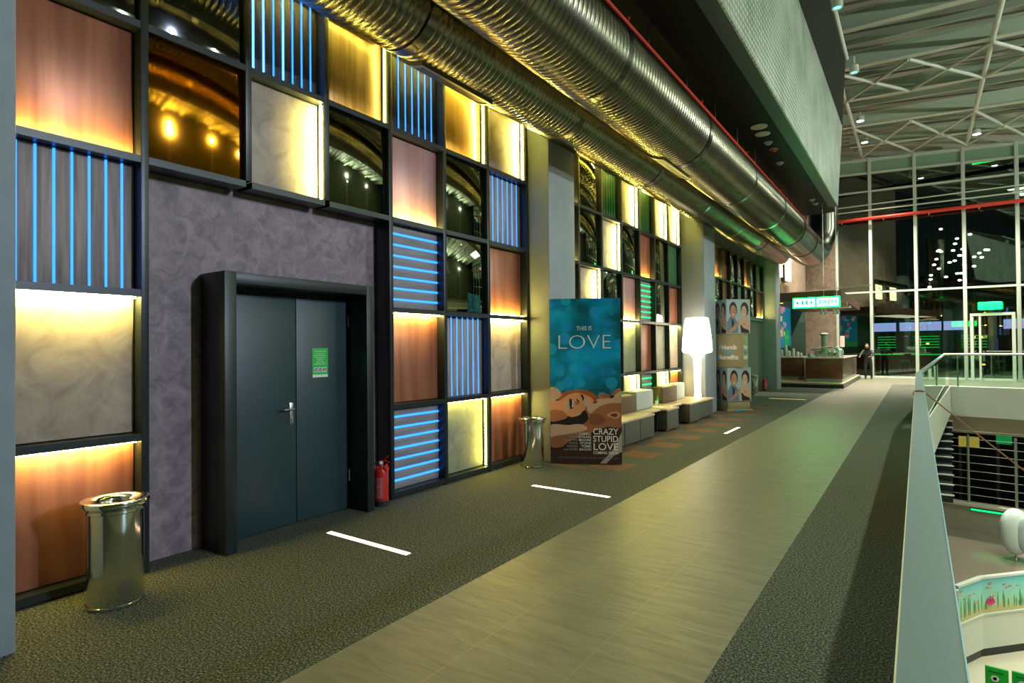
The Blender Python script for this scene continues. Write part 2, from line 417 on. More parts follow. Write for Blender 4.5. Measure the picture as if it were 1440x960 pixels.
# ceiling and bulkhead
struct(MB().box(-5.3, -2.21, -3, 22.2, 6.2, 6.35).build('ceiling', M_black))
struct(MB().box(-2.21, -1.985, -3, 20.45, 6.02, 6.2).build('ceiling_bulkhead', mat('bulkhead_paint', (.05, .075, .085), .5)))
struct(MB().prism([(-1.985, -3, 6.02), (-1.985, 20.4, 6.02), (-1.985, 22.05, 9.0), (-1.985, -3, 9.0)], (.03, 0, 0)).build('ceiling_mesh_screen', M_mesh))
struct(MB().prism([(-2.3, -3, 9.0), (-1.42, -3, 9.0), (-1.42, 17.1, 9.0), (-1.95, 22.05, 9.0), (-2.3, 22.05, 9.0)], (0, 0, .12)).build('ceiling_soffit', mat('soffit_paint', (.02, .026, .024), .6)))

# ------------------------------------------------------------------ panel framework
def frame(name, label, y0, y1, cols, rows, hole=None, bottom=0.0):
    """cols: centre Y of the uprights; rows: centre Z of the rails"""
    t = thing(name, label, 'panel frame', (0, 0, 0))
    for i, y in enumerate(cols):
        z0 = bottom
        if hole and hole[0] + .05 < y < hole[1] - .05: z0 = hole[2] + .03
        MB().box(BX, FX, y - .028, y + .028, z0, rows[-1] + .03, .003).build('upright', M_frame, t)
    for z in rows:
        segs = [(cols[0], cols[-1])]
        if hole and z < hole[2] - .05: segs = [(cols[0], hole[0]), (hole[1], cols[-1])]
        for a, b in segs:
            cs = [c for c in cols if a - .01 <= c <= b + .01]
            for c0, c1 in zip(cs, cs[1:]): MB().box(BX, FX - .001, c0 + .0285, c1 - .0285, z - .028, z + .028).build('rail', M_frame, t)
    return t
NROW = ['bottom row', 'second row up', 'third row up', 'fourth row up', 'top row']
CNT = {}
def panel(kind, led, y0, y1, z0, z1, where, strength='n', ncol='blue'):
    """one panel with its LED strips standing in a cell of the framework"""
    y0 += .032; y1 -= .032; z0 += .032; z1 -= .032
    yc, zc = (y0 + y1) / 2, (z0 + z1) / 2
    desc = {'plaster': 'beige plaster panel', 'olive': 'olive plaster panel', 'copper': 'copper coloured panel', 'orange': 'orange copper panel', 'pink': 'rosy copper panel',
            'bronze': 'dark bronze panel', 'gold': 'golden bronze panel', 'mirror': 'smoked mirror panel', 'dmirror': 'dark mirror panel', 'amber': 'amber mirror panel',
            'slatv': 'grey timber panel with upright %s light lines' % ncol, 'slath': 'grey timber panel with level %s light lines' % ncol, 'slatd': 'dark slatted panel with upright %s light lines' % ncol}[kind]
    lit = {'': '', 'b': ' lit along its foot', 't': ' lit along its top', 'r': ' lit down its right side', 'rb': ' lit at right and foot', 'rt': ' lit at right and top'}[led]
    cat = 'mirror panel' if 'mirror' in kind or kind == 'amber' else 'wall panel'
    flush = cat == 'mirror panel'
    t = thing(cat.replace(' ', '_'), desc + lit + ', ' + where, cat, (-4.935 if flush else -5.01, yc, z0))
    h = z1 - z0; w = (y1 - y0) / 2
    mt = {'plaster': M_pan_plaster, 'olive': M_pan_olive, 'copper': M_copper, 'orange': M_orange, 'pink': M_pink, 'bronze': M_bronze, 'gold': M_gold, 'mirror': M_black_mirror,
          'dmirror': M_dark_mirror, 'amber': M_amber, 'slatv': M_woodv, 'slath': M_woodh, 'slatd': M_slat}[kind]
    px = .025
    MB().box(-.09 if not flush else -.16, 0, -w + .01, w - .01, .01, h - .01).build('backing_box', M_black, t)
    E = {'n': E_YEL, 's': E_YELS, 'w': E_YELW}
    if kind.startswith('slat'):
        vert = kind != 'slath'; n = 7
        mb = MB(); L = 2 * w if vert else h; g = .018 if kind != 'slath' else .026
        pitch = L / (n + .55) if vert else L / (n + .6); off = (L - pitch * (n - 1)) / 2
        cs = [off + pitch * i for i in range(n)]
        ed = [0] + [c for c in cs] + [L]
        for i in range(len(ed) - 1):
            a = ed[i] + (g / 2 if i else 0); b = ed[i + 1] - (g / 2 if i < len(ed) - 2 else 0)
            if vert: mb.box(0, px, -w + a, -w + b, 0, h, .002)
            else: mb.box(0, px, -w, w, a, b, .002)
        mb.build('boards', mt, t)
        em = {'blue': E_BLU, 'green': E_GRN, 'dim green': E_GRND}[ncol]
        for i, c in enumerate(cs):
            e2 = em
            if strength == 'x' and i in (0, 1, 3): e2 = E_BLUS
            if vert: MB().box(0, px + .006, -w + c - g * .36, -w + c + g * .36, .005, h - .005, .002).build('led_strip', e2, t)
            else: MB().box(0, px + .010, -w, w, c - g * .42, c + g * .42, .003).build('led_strip', e2, t)
    else:
        gap = .02
        MB().box(0, px, -w + gap * .3, w - gap * .3, gap * .3, h - gap * .3, .0015).build('board', mt, t)
        e = E.get(strength, E_YEL)
        if 'b' in led: MB().box(px + .042, px + .062, -w + .01, w - .01, .0, .008).build('led_strip', e if led == 'b' else E_YELW, t)
        if 't' in led: MB().box(px + .042, px + .062, -w + .01, w - .01, h - .008, h).build('led_strip', e if led == 't' else E_YELW, t)
        if 'r' in led: MB().box(px + .042, px + .064, w - .008, w, .01, h - .01).build('led_strip', e, t)
    return t

Z = [.045, 1.045, 2.150, 3.185, 4.225, 5.26]
C1 = [1.15, 2.02, 2.872, 3.71, 4.575, 5.49, 6.40, 7.375]
frame('panel_frame', 'black steel grid framing the panels around the double door', 1.15, 7.375, C1, Z, hole=(2.02, 4.575, 3.185))
A = 'left of the double door'
panel('copper', 't', C1[0], C1[1], Z[0], Z[1], 'bottom row, behind the nearest bin', 'n')
panel('plaster', 't', C1[0], C1[1], Z[1], Z[2], 'second row up, beside the nearest pillar', 's')
panel('slatv', '', C1[0], C1[1], Z[2], Z[3], 'third row up, beside the nearest pillar')
panel('copper', 'b', C1[0], C1[1], Z[3], Z[4], 'fourth row up, beside the nearest pillar', 'n')
panel('dmirror', '', C1[0], C1[1], Z[4], Z[5], 'top row, beside the nearest pillar')
panel('amber', '', C1[1], C1[2], Z[3], Z[4], 'fourth row up, over the left jamb of the double door')
panel('plaster', 'r', C1[2], C1[3], Z[3], Z[4], 'fourth row up, over the middle of the double door', 's')
panel('mirror', '', C1[3], C1[4], Z[3], Z[4], 'fourth row up, over the right jamb of the double door')
panel('dmirror', '', C1[1], C1[2], Z[4], Z[5], 'top row, above the amber mirror')
panel('slatd', '', C1[2], C1[3], Z[4], Z[5], 'top row, over the middle of the double door', 'x')
panel('bronze', 'rb', C1[3], C1[4], Z[4], Z[5], 'top row, over the right jamb of the double door', 'w')
B = 'first column right of the double door'
panel('slath', '', C1[4], C1[5], Z[0], Z[1], 'bottom row, ' + 'beside the red extinguisher')
panel('copper', 't', C1[4], C1[5], Z[1], Z[2], 'second row up, ' + B, 'n')
panel('slath', '', C1[4], C1[5], Z[2], Z[3], 'third row up, ' + B)
panel('pink', 'b', C1[4], C1[5], Z[3], Z[4], 'fourth row up, ' + B, 'n')
panel('slatd', '', C1[4], C1[5], Z[4], Z[5], 'top row, ' + B)
B = 'second column right of the double door'
panel('olive', 'rt', C1[5], C1[6], Z[0], Z[1], 'bottom row, ' + B, 'w')
panel('slatv', '', C1[5], C1[6], Z[1], Z[2], 'second row up, ' + B)
panel('mirror', '', C1[5], C1[6], Z[2], Z[3], 'third row up, ' + B)
panel('mirror', '', C1[5], C1[6], Z[3], Z[4], 'fourth row up, ' + B)
panel('gold', 'rb', C1[5], C1[6], Z[4], Z[5], 'top row, ' + B, 'n')
B = 'third column right of the double door'
panel('copper', 't', C1[6], C1[7], Z[0], Z[1], 'bottom row, ' + B, 'n')
panel('plaster', 't', C1[6], C1[7], Z[1], Z[2], 'second row up, ' + B, 'n')
panel('copper', 'b', C1[6], C1[7], Z[2], Z[3], 'third row up, ' + B, 'n')
panel('slatv', '', C1[6], C1[7], Z[3], Z[4], 'fourth row up, ' + B)
panel('plaster', 'r', C1[6], C1[7], Z[4], Z[5], 'top row, ' + B, 's')

C2 = [8.25, 9.05, 9.96, 10.86, 11.78, 12.66, 13.54, 14.44]
Z2 = [.045, 1.14, 2.24, 3.205, 4.225, 5.26]
frame('panel_frame', 'black steel grid framing the panels behind the ottoman seats', 8.25, 14.44, C2, Z2)
ordn = ['first', 'second', 'third', 'fourth', 'fifth', 'sixth', 'seventh']
grid2 = {0: [('copper', 't', 'w'), ('mirror', '', 'n'), ('copper', 'b', 'w'), ('copper', 'b', 'n'), ('copper', 'b', 'n')],
         1: [('copper', 't', 'w'), ('plaster', 't', 'w'), ('plaster', 'r', 's'), ('mirror', '', 'n'), ('mirror', '', 'n')],
         2: [('slath', 'G', 'n'), ('mirror', '', 'n'), ('mirror', '', 'n'), ('plaster', 'r', 's'), ('slatd', 'g', 'n')],
         3: [('plaster', 'rt', 's'), ('olive', 't', 's'), ('pink', 'b', 'n'), ('mirror', '', 'n'), ('plaster', 'r', 's')],
         4: [('slath', 'G', 'n'), ('copper', '', 'n'), ('slath', 'G', 'n'), ('copper', 'b', 'n'), ('slatd', 'g', 'n')],
         5: [('plaster', 'rt', 's'), ('olive', '', 'n'), ('mirror', '', 'n'), ('mirror', '', 'n'), ('plaster', 'r', 's')],
         6: [('orange', 't', 'n'), ('plaster', 't', 's'), ('copper', '', 'n'), ('slatd', 'g', 'n'), ('plaster', 'r', 's')]}
for c, lst in grid2.items():
    for r, (k, l, s) in enumerate(lst):
        nc = 'blue'
        if l in 'Gg' and l: nc = 'green' if l == 'G' else 'dim green'; l = ''
        panel(k, l, C2[c], C2[c + 1], Z2[r], Z2[r + 1], '%s, %s column behind the seats' % (NROW[r], ordn[c]), s, nc)
C3 = [17.35, 18.25, 19.15, 20.05, 20.95, 21.85, 22.75, 23.95]
Z3 = [2.74, 3.76, 4.76]
frame('panel_frame', 'high black steel grid beyond the stacked cube display', 17.35, 23.95, C3, Z3, bottom=2.71)
g3 = [('mirror', '', 'n'), ('copper', 'b', 's')], [('copper', '', 'n'), ('orange', '', 'n')], [('mirror', '', 'n'), ('mirror', '', 'n')], [('slatv', 'g', 'n'), ('mirror', '', 'n')], [('mirror', '', 'n'), ('copper', 'b', 's')], [('mirror', '', 'n'), ('mirror', '', 'n')], [('copper', 'b', 's'), ('mirror', '', 'n')]
for c, lst in enumerate(g3):
    for r, (k, l, s) in enumerate(lst):
        nc = 'blue'
        if l == 'g': nc = 'dim green'; l = ''
        panel(k, l, C3[c], C3[c + 1], Z3[r], Z3[r + 1], '%s, %s column beyond the cube display' % (('lower row', 'upper row')[r], ordn[c]), s, nc)
# light bars above the cafe canopy
C4 = [25.2, 26.45, 27.05, 28.6]
for i, y in enumerate((26.0, 28.0)):
    t = thing('light_panel', ('nearer', 'farther')[i] + ' of two upright glowing panels above the cafe canopy', 'light panel', (-4.88, y, 4.55))
    MB().box(0, .16, -.40, .40, 0, 1.05).build('box_frame', M_frame, t)
    MB().box(.16, .30, -.30, .30, .02, 1.0, .02).build('led_face', E_YELS if 0 else emit('led_bar_face', (1, .78, .36), 9.), t)
# warm cove strip lying on top of the framework
for a, b, lb in ((1.2, 7.35, 'warm light strip on top of the panel frame around the door'), (8.3, 14.4, 'warm light strip on top of the panel frame behind the seats')):
    t = thing('cove_light', lb, 'light strip', (-4.84, a, 5.29))
    MB().box(-.03, .03, 0, b - a, 0, .02).build('channel', M_frame, t)
    MB().box(.031, .04, 0, b - a, .0, .022).build('led_strip', emit('cove_led', (1, .86, .14), 130.), t)

# ------------------------------------------------------------------ double door
d = sempty('door_1')
MB().box(BX, -4.71, 2.556, 2.66, 0, 2.372, .004).build('jamb', M_doorframe, d)
MB().box(BX, -4.72, 4.08, 4.17, 0, 2.372, .004).build('jamb', M_doorframe, d)
MB().box(BX, -4.722, 2.66, 4.08, 2.272, 2.37, .004).build('lintel', M_doorframe, d)
MB().box(-5.09, -5.03, 2.66, 2.70, 0, 2.27).box(-5.09, -5.03, 4.075, 4.08, 0, 2.27).box(-5.09, -5.03, 2.70, 4.075, 2.235, 2.272).build('stop', M_frame, d)
lf = MB().box(-5.085, -5.02, 2.70, 3.436, .012, 2.232, .003).build('leaf', M_door, d)
lr = MB().box(-5.085, -5.02, 3.444, 4.072, .012, 2.232, .003).build('leaf', M_door, d)
hd = MB().box(-5.02, -5.012, 3.365, 3.405, .98, 1.19, .002).build('door_handle', M_satin, lf)
MB().tube([(-5.015, 3.385, 1.13), (-4.965, 3.385, 1.13), (-4.96, 3.37, 1.13), (-4.96, 3.27, 1.13), (-4.975, 3.262, 1.13)], .0095, 10).build('lever', M_satin, lf)
MB().tube([(-5.013, 3.385, 1.03), (-5.0, 3.385, 1.03)], .011, 12).build('lock_cylinder', M_satin, lf)
for z in (2.0, .36):
    MB().tube([(-5.005, 4.072, z - .06), (-5.005, 4.072, z + .06)], .009, 10).build('hinge', M_satin, lr)
s = thing('door_notice', 'green printed notice stuck on the right leaf of the double door', 'notice', (-5.0195, 3.72, 1.42))
MB().box(0, .003, -.095, .095, 0, .30).build('sheet', M_green_sign, s)
MB().box(.003, .0036, -.09, .09, .004, .03).build('footer', M_paper, s)
for i, ln in enumerate(['Sinema salonlarında', 'her türlü ses ve', 'görüntü kayıt cihazı', '(kamera, cep', 'telefonu)', 'kullanılması', 'kesinlikle yasaktır']):
    text('lettering', ln, .021, M_paper, s, facex(.0032, 0, .262 - i * .0215), ext=.0003, width=(.14, .11, .145, .11, .07, .09, .145)[i])
text('lettering', 'sinema', .010, mat('grey_print', (.3, .35, .3), .6), s, facex(.0038, -.05, .012), ext=.0003)
for i in range(3):
    y = -.052 + .052 * i
    MB().box(.003, .0036, y - .021, y + .021, .055, .103).build('pictogram_tile', M_paper, s)
    MB().lathe([(.018, 0), (.018, .0006)], (.0037, y, .079), 20, 'X').build('pictogram_disc', M_maroon, s)
    MB().box(.0044, .0049, y - .004 - (.006 if i < 2 else 0), y + .004 + (.006 if i < 2 else 0), .074 - (.008 if i == 2 else 0), .084 + (.004 if i == 2 else 0)).build('pictogram_mark', M_paper, s)

# ------------------------------------------------------------------ ducts
def ribbed(name, c, r, y0, y1, n=48, pitch=.085):
    mb = MB(); X, Zc = c; prof = []; y = y0
    while y < y1:
        prof += [(r, y), (r + .008, y + pitch * .2), (r + .014, y + pitch * .45), (r + .008, y + pitch * .7)]; y += pitch
    mb.lathe(prof, (0, 0, 0), n, 'Y'); return mb
def duct(label, cx, cz, r, y1, y2, elbow, seams, vents):
    t = thing('spiral_duct', label, 'air duct', (cx, 0, cz))
    ribbed('x', (cx, cz), r, -3, y1).build('ribbed_tube', M_duct, t)
    prof = []
    mb = MB().lathe([(r, y1), (r, y2)], (0, 0, 0), 48, 'Y'); mb.build('smooth_tube', M_duct_smooth, t)
    for y in seams:
        MB().lathe([(r + .001, y - .06), (r + .016, y - .055), (r + .016, y + .055), (r + .001, y + .06)], (0, 0, 0), 48, 'Y').build('collar', M_duct_smooth, t)
    for y, ang in vents:
        L = 1.25; hw = .27; a0, a1 = ang - hw, ang + hw; rr = r + .045
        def P(a, yy, q): return (q * math.cos(a), yy, q * math.sin(a))
        fr = MB(); gr = MB(); n = 6
        for k in range(n):
            b0 = a0 + (a1 - a0) * k / n; b1 = a0 + (a1 - a0) * (k + 1) / n
            for ya, yb in ((y, y + .05), (y + L - .05, y + L)):
                fr.prism([P(b0, ya, r), P(b1, ya, r), P(b1, ya, rr), P(b0, ya, rr)], (0, yb - ya, 0))
            gr.prism([P(b0, y + .05, r), P(b1, y + .05, r), P(b1, y + .05, rr - .012), P(b0, y + .05, rr - .012)], (0, L - .1, 0))
        for b0, b1 in ((a0 - .07, a0), (a1, a1 + .07)):
            fr.prism([P(b0, y, r), P(b1, y, r), P(b1, y, rr), P(b0, y, rr)], (0, L, 0))
        fr.build('vent_frame', mat('vent_rim', (.20, .20, .12), .4, .6), t)
        gr.build('vent_grille', mat('vent_dark', (.02, .02, .016), .5), t)
    elbow(t)
    for y in range(1, int(y2), 3):
        MB().tube([(0, y + .4, r), (0, y + .4, 6.2 - cz)], .008, 6).build('hanger_rod', M_satin, t)
    return t
def elbow1(t):
    MB().tube([(0, 23.0, 0), (0, 23.5, -.02), (-.05, 24.2, -.05), (-.1, 24.8, -.1)], [.45, .44, .32, .2], 32).build('reducer', M_duct_smooth, t)
    MB().tube([(-.1, 24.7, -.1), (.0, 25.3, .22), (.0, 29.5, .35)], .17, 24).build('branch_tube', M_duct_smooth, t)
def elbow2(t):
    pts = []
    for k in range(9):
        a = k / 8 * PI / 2
        pts.append((.25 * (1 - math.cos(a)), 23.5 + .9 * math.sin(a), .9 * (1 - math.cos(a))))
    pts.append((.25, 24.4, 3.2))
    MB().tube(pts, .49, 32).build('elbow', M_duct_smooth, t)
duct('lower ribbed air duct running along the panel wall', -4.23, 5.20, .445, 19.0, 23.0, elbow1, [2.1, 4.2, 7.3, 10.4, 13.5, 16.6, 19.7], [(4.45, -1.97)])
duct('upper ribbed air duct next to the red pipe', -3.09, 5.11, .49, 18.2, 23.5, elbow2, [3.0, 6.1, 9.2, 12.3, 15.4, 18.5, 21.0], [(8.6, -2.05)])
rp = thing('sprinkler_pipe', 'thin red pipe hung under the black ceiling above the ducts', 'pipe', (-2.98, 0, 5.84))
MB().tube([(0, -3, 0), (0, 21.5, 0)], .028, 12).build('pipe_run', M_redpipe, rp)
for y in [1.5, 3, 4.6, 6.1, 7.6, 9.2, 10.8, 12.4, 14, 16, 18, 20]:
    MB().tube([(0, y, .02), (0, y, .36)], .009, 8).build('hanger', M_satin, rp)
for y in [3.8, 6.9, 10, 13.2, 17]:
    MB().lathe([(.012, 0), (.012, .05), (.03, .055), (.03, .062)], (0, y, .02), 12).build('sprinkler_head', M_redpipe, rp)
rp2 = thing('sprinkler_pipe', 'fat red pipe crossing in front of the tall glass wall', 'pipe', (0, 0, 0))
MB().tube([(-4.87, 35.3, 8.28), (12, 32.3, 7.75)], .085, 14).build('pipe_run', M_redpipe, rp2)
for k in range(7):
    x = -3.2 + 1.87 * k * 1.0
    MB().box(x - .02, x + .02, 35.05 - .178 * (x + 3.4) - .03, 35.02 - .178 * (x + 3.4) + .33, 8.12 - .031 * (x + 3.4), 8.15 - .031 * (x + 3.4)).build('bracket', M_steelw, rp2)
gp = thing('conduit_pipe', 'pair of slim grey pipes above the fat red pipe', 'pipe', (0, 0, 0))
MB().tube([(-4.8, 35.25, 8.72), (12, 32.25, 8.05)], .035, 10).build('pipe_run', M_steelw, gp)
MB().tube([(-4.8, 35.2, 8.98), (12, 32.2, 8.4)], .03, 10).build('pipe_run', M_steelw, gp)

# fixtures on the black ceiling
for (x, y, rr, k, lb) in ((-2.6, 12.6, .15, 0, 'nearest'), (-2.63, 13.07, .14, 0, 'second nearest')):
    t = thing('ceiling_speaker', lb + ' pale round speaker in the black ceiling', 'speaker', (x, y, 6.2))
    MB().lathe([(rr, 0), (rr, -.012), (rr - .02, -.02), (.01, -.02)], (0, 0, 0), 28).build('grille', mat('speaker_white', (.55, .55, .45), .5), t)
    MB().lathe([(rr + .012, 0), (rr + .012, -.01), (rr, -.014)], (0, 0, 0), 28).build('rim', M_white, t)
for (x, y, mt, lb) in ((-2.64, 13.7, mat('cool_detector', (.35, .55, .6), .3), 'pale blue ceiling detector between the speakers and the red one'), (-2.63, 14.25, M_red, 'small red round detector on the black ceiling'), (-2.71, 15.4, mat('cool_detector', (.35, .55, .6), .3), 'pale blue ceiling detector beyond the red one'),
                       (-2.6, 19.9, mat('speaker_white', (.55, .55, .45), .5), 'flat cream ceiling disc near the far end of the duct'), (-2.58, 20.5, mat('cool_detector', (.35, .55, .6), .3), 'farthest ceiling detector by the end of the duct')):
    t = thing('ceiling_detector', lb, 'detector', (x, y, 6.2))
    MB().lathe([(.075, 0), (.075, -.02), (.05, -.05), (.02, -.06)], (0, 0, 0), 20).build('detector_head', mt, t)
    MB().lathe([(.09, 0), (.09, -.01), (.075, -.014)], (0, 0, 0), 20).build('base_ring', M_white, t)

# ------------------------------------------------------------------ litter bins
def bin_(loc, label):
    t = thing('litter_bin', label, 'bin', loc, group=None)
    MB().lathe([(.155, 0), (.16, .01), (.165, .03), (.165, .64), (.15, .64), (.148, .06), (.0, .055)], n=56).build('body', M_chrome, t)
    MB().lathe([(.168, .0), (.171, .005), (.171, .022), (.166, .026)], n=56).build('foot_ring', M_chrome, t)
    MB().lathe([(.17, .625), (.182, .632), (.182, .65), (.172, .656), (.176, .662), (.196, .668), (.202, .69), (.196, .705), (.17, .71), (.125, .695), (.105, .668), (.105, .64)], n=56).build('rim_lid', M_chrome, t)
    MB().lathe([(.106, .60), (.106, .642), (.0, .60)], n=40).build('liner', M_rubber, t)
    return t
bin_((-4.49, 1.675, 0), 'polished steel litter bin beside the nearest pillar')
bin_((-4.56, 6.98, 0), 'polished steel litter bin next to the blue film poster')
bin_((-4.70, 21.2, 0), 'polished steel litter bin beyond the cube display')

# ------------------------------------------------------------------ extinguishers
def ext(loc, label):
    t = thing('fire_extinguisher', label, 'fire extinguisher', loc, .9)
    MB().lathe([(.078, .05), (.08, .07), (.08, .36), (.074, .39), (.055, .415), (.028, .43), (.022, .45)], n=32).build('cylinder_body', M_red, t)
    MB().lathe([(.074, 0), (.083, .004), (.083, .055), (.078, .06)], n=32).build('foot_skirt', M_rubber, t)
    MB().lathe([(.024, .44), (.026, .45), (.026, .48), (.014, .485)], n=20).build('valve', M_chrome, t)
    MB().tube([(-.0, -.0, .475), (.03, -.035, .497), (.06, -.065, .53), (.075, -.08, .545)], [.009, .009, .008, .007], 8).build('lever_handle', M_red, t)
    MB().tube([(0, 0, .478), (.05, -.05, .485), (.085, -.085, .475)], [.009, .008, .007], 8).build('carry_handle', M_red, t)
    MB().lathe([(.018, 0), (.018, .012)], (.0, -.026, .465), 16, 'Y').build('gauge', M_paper, t)
    MB().tube([(-.02, 0, .465), (-.07, .0, .46), (-.095, .0, .40), (-.092, 0, .2), (-.088, 0, .09)], .009, 8).build('hose', M_rubber, t)
    lab = MB()
    for k in range(8):
        a0 = -PI * .80 + k * .14; a1 = a0 + .14; q = .0808
        lab.quad((q * math.cos(a0), q * math.sin(a0), .09), (q * math.cos(a1), q * math.sin(a1), .09), (q * math.cos(a1), q * math.sin(a1), .31), (q * math.cos(a0), q * math.sin(a0), .31))
    lab.build('label_band', mat('label_print', (.52, .12, .14), .5, 0, 0, 40, .95, 60, (1, 1, 3)), t)
    tg = MB().box(-.001, .001, -.028, .028, -.085, 0, 0, Matrix.Translation((.045, -.085, .455)) @ Matrix.Rotation(-.7, 4, 'Z') @ Matrix.Rotation(.5, 4, 'X'))
    tg.build('tag', M_red, t)
    return t
ext((-4.83, 4.36, 0), 'red fire extinguisher standing between the double door and the panel frame')
ext((-4.78, 23.5, 0), 'red fire extinguisher by the pillar before the cafe')

# ------------------------------------------------------------------ floor lights
for i, (x, y, rz, L, lb) in enumerate(((-3.995, 3.432, 0, 1.03, 'nearest glowing strip let into the carpet, in front of the door'), (-3.40, 5.998, 0, 1.03, 'glowing strip let into the carpet in front of the blue film poster'),
                                     (-3.085, 12.1, PI / 2, 1.03, 'glowing strip in the carpet lying lengthwise, in front of the ottomans'), (-3.43, 20.11, 0, 1.06, 'farthest floor light strip, before the cafe plinth'))):
    t = thing('floor_light', lb, 'floor light', (x, y, 0), rz)
    MB().box(-L / 2 - .012, L / 2 + .012, -.034, .034, .0005, .004).build('trim_frame', M_satin, t)
    MB().box(-L / 2, L / 2, -.026, .026, .002, .007).build('diffuser', E_FLOOR if i < 3 else emit('floor_led_dim', (1, .8, .4), 1.0), t)

# ------------------------------------------------------------------ poster stand
a = Vector((-4.44, 7.29, 0)); b = Vector((-3.52, 7.755, 0)); rz = math.atan2(b.y - a.y, b.x - a.x); W = (b - a).length; H = 2.42
p = thing('poster_stand', 'tall blue film poster board reading THIS IS LOVE, beside the bin', 'poster', a, rz)
def pv(u, v, k): return (u * W, -.001 - .0012 * k, (1 - v) * H)
MB().box(0, W, 0, .035, 0, H, .003).build('board', M_ink, p)
MB().box(.1, W - .1, .036, .30, 0, .02).build('foot_plate', M_frame, p)
MB().box(0.004, W - .004, -.001, .0, .56 * H * .0 + .003, H - .003).build('print', M_bokeh, p)
# crop frame used for the lower half of the poster: (65..870, 0..900) -> v .52...1
def c2(pts, k):
    return [pv(min(1, max(0, (x - 65) / 800)), .52 + y / 900 * .475, k) for x, y in pts]
def shape(name, pts, k, mt):
    MB().prism(c2(pts, k), (0, .0006, 0)).build(name, mt, p)
def smooth(pts, n=4):
    out = []; N = len(pts)
    for i in range(N):
        p0, p1, p2, p3 = [Vector(pts[(i + j - 1) % N]) for j in range(4)]
        for t in [k / n for k in range(n)]:
            out.append(tuple(.5 * ((2 * p1) + (p2 - p0) * t + (2 * p0 - 5 * p1 + 4 * p2 - p3) * t * t + (3 * p1 - p0 - 3 * p2 + p3) * t ** 3)))
    return out
shape('print_shadow', [(65, 260), (870, 200), (870, 895), (65, 895)], 1, M_ink)
shape('print_hair', smooth([(150, 130), (240, 85), (380, 60), (500, 75), (585, 130), (590, 200), (480, 240), (300, 200), (170, 180)]), 2, M_hair_o)
shape('print_hand', smooth([(66, 40), (130, 36), (185, 85), (190, 130), (130, 175), (66, 190)]), 3, M_skin_p)
shape('print_face', smooth([(68, 195), (170, 185), (250, 130), (350, 92), (450, 115), (530, 150), (560, 205), (520, 270), (440, 300), (400, 345), (310, 372), (240, 345), (195, 300), (68, 330)]), 4, M_skin_l)
shape('print_neck', smooth([(66, 300), (190, 300), (260, 370), (180, 410), (66, 420)]), 5, M_skin_m)
shape('print_mouth', smooth([(285, 165), (318, 175), (335, 215), (325, 265), (300, 280), (287, 230)]), 6, M_hair_d)
shape('print_cheek', smooth([(215, 230), (250, 180), (280, 175), (275, 240), (290, 300), (250, 320)]), 6, M_skin_p)
shape('print_eye', smooth([(365, 160), (385, 178), (400, 200), (392, 204), (374, 190), (362, 168)]), 7, M_hair_d)
shape('print_nostril', smooth([(350, 190), (385, 205), (395, 222), (370, 228), (348, 212)]), 7, M_skin_m)
shape('print_forehead', smooth([(430, 150), (500, 165), (535, 200), (500, 245), (455, 240), (440, 200)]), 6, M_skin_p)
shape('print_teeth', smooth([(312, 180), (324, 186), (330, 225), (320, 262), (312, 250), (318, 215)]), 7, M_paper)
shape('print_brow', smooth([(410, 120), (430, 115), (450, 150), (440, 185), (425, 150)]), 7, M_hair_d)
shape('print_jaw', smooth([(866, 62), (770, 90), (735, 135), (700, 110), (640, 105), (618, 150), (560, 200), (480, 240), (462, 285), (485, 340), (492, 400), (430, 450), (300, 465), (66, 470), (66, 700), (180, 720), (300, 640), (500, 560), (700, 480), (868, 470)]), 8, M_skin_m)
shape('print_chin_light', smooth([(480, 242), (560, 205), (600, 165), (640, 160), (740, 150), (800, 110), (866, 80), (866, 200), (760, 210), (640, 240), (560, 300), (520, 330), (490, 300)]), 9, M_skin_p)
shape('print_nose', smooth([(618, 150), (622, 108), (665, 98), (728, 112), (738, 135), (700, 150)]), 10, M_skin_m)
shape('print_lip', smooth([(548, 205), (575, 185), (600, 190), (590, 208), (565, 218)]), 11, mat('print_lip', (.30, .05, .03), .6))
shape('print_stubble', smooth([(520, 345), (580, 330), (640, 350), (690, 400), (640, 450), (560, 460), (510, 420)]), 11, mat('print_stubble', (.24, .085, .045), .6))
shape('print_brow', smooth([(735, 135), (760, 120), (790, 130), (770, 150), (745, 155)]), 12, M_hair_d)
shape('print_shoulder', smooth([(70, 462), (250, 465), (390, 450), (470, 480), (460, 520), (300, 560), (120, 590), (70, 600)]), 11, M_skin_p)
shape('print_ear', smooth([(700, 345), (760, 310), (830, 310), (850, 345), (820, 385), (760, 380)]), 12, M_skin_l)
shape('print_ear_inner', smooth([(740, 345), (780, 325), (820, 335), (810, 365), (770, 365)]), 13, M_skin_d)
shape('print_dark_lower', smooth([(68, 760), (180, 735), (330, 640), (500, 570), (866, 500), (866, 893), (68, 893)]), 14, mat('print_umber', (.045, .018, .012), .6))
shape('print_shirt', [(866, 530), (790, 700), (720, 790), (620, 893), (690, 893), (780, 800), (866, 760)], 15, M_shirt)
def pt(s, u, v, size, mt, al='CENTER', width=None, bold=0):
    text('lettering', s, size, mt, p, front(u * W, -.022, (1 - v) * H), al, 1., width, .0008, bold)
pt('THIS IS', .49, .193 + .0, .085, M_white_txt, width=.22)
pt('LOVE', .49, .305, .30, M_white_txt, width=.76, bold=-.006)
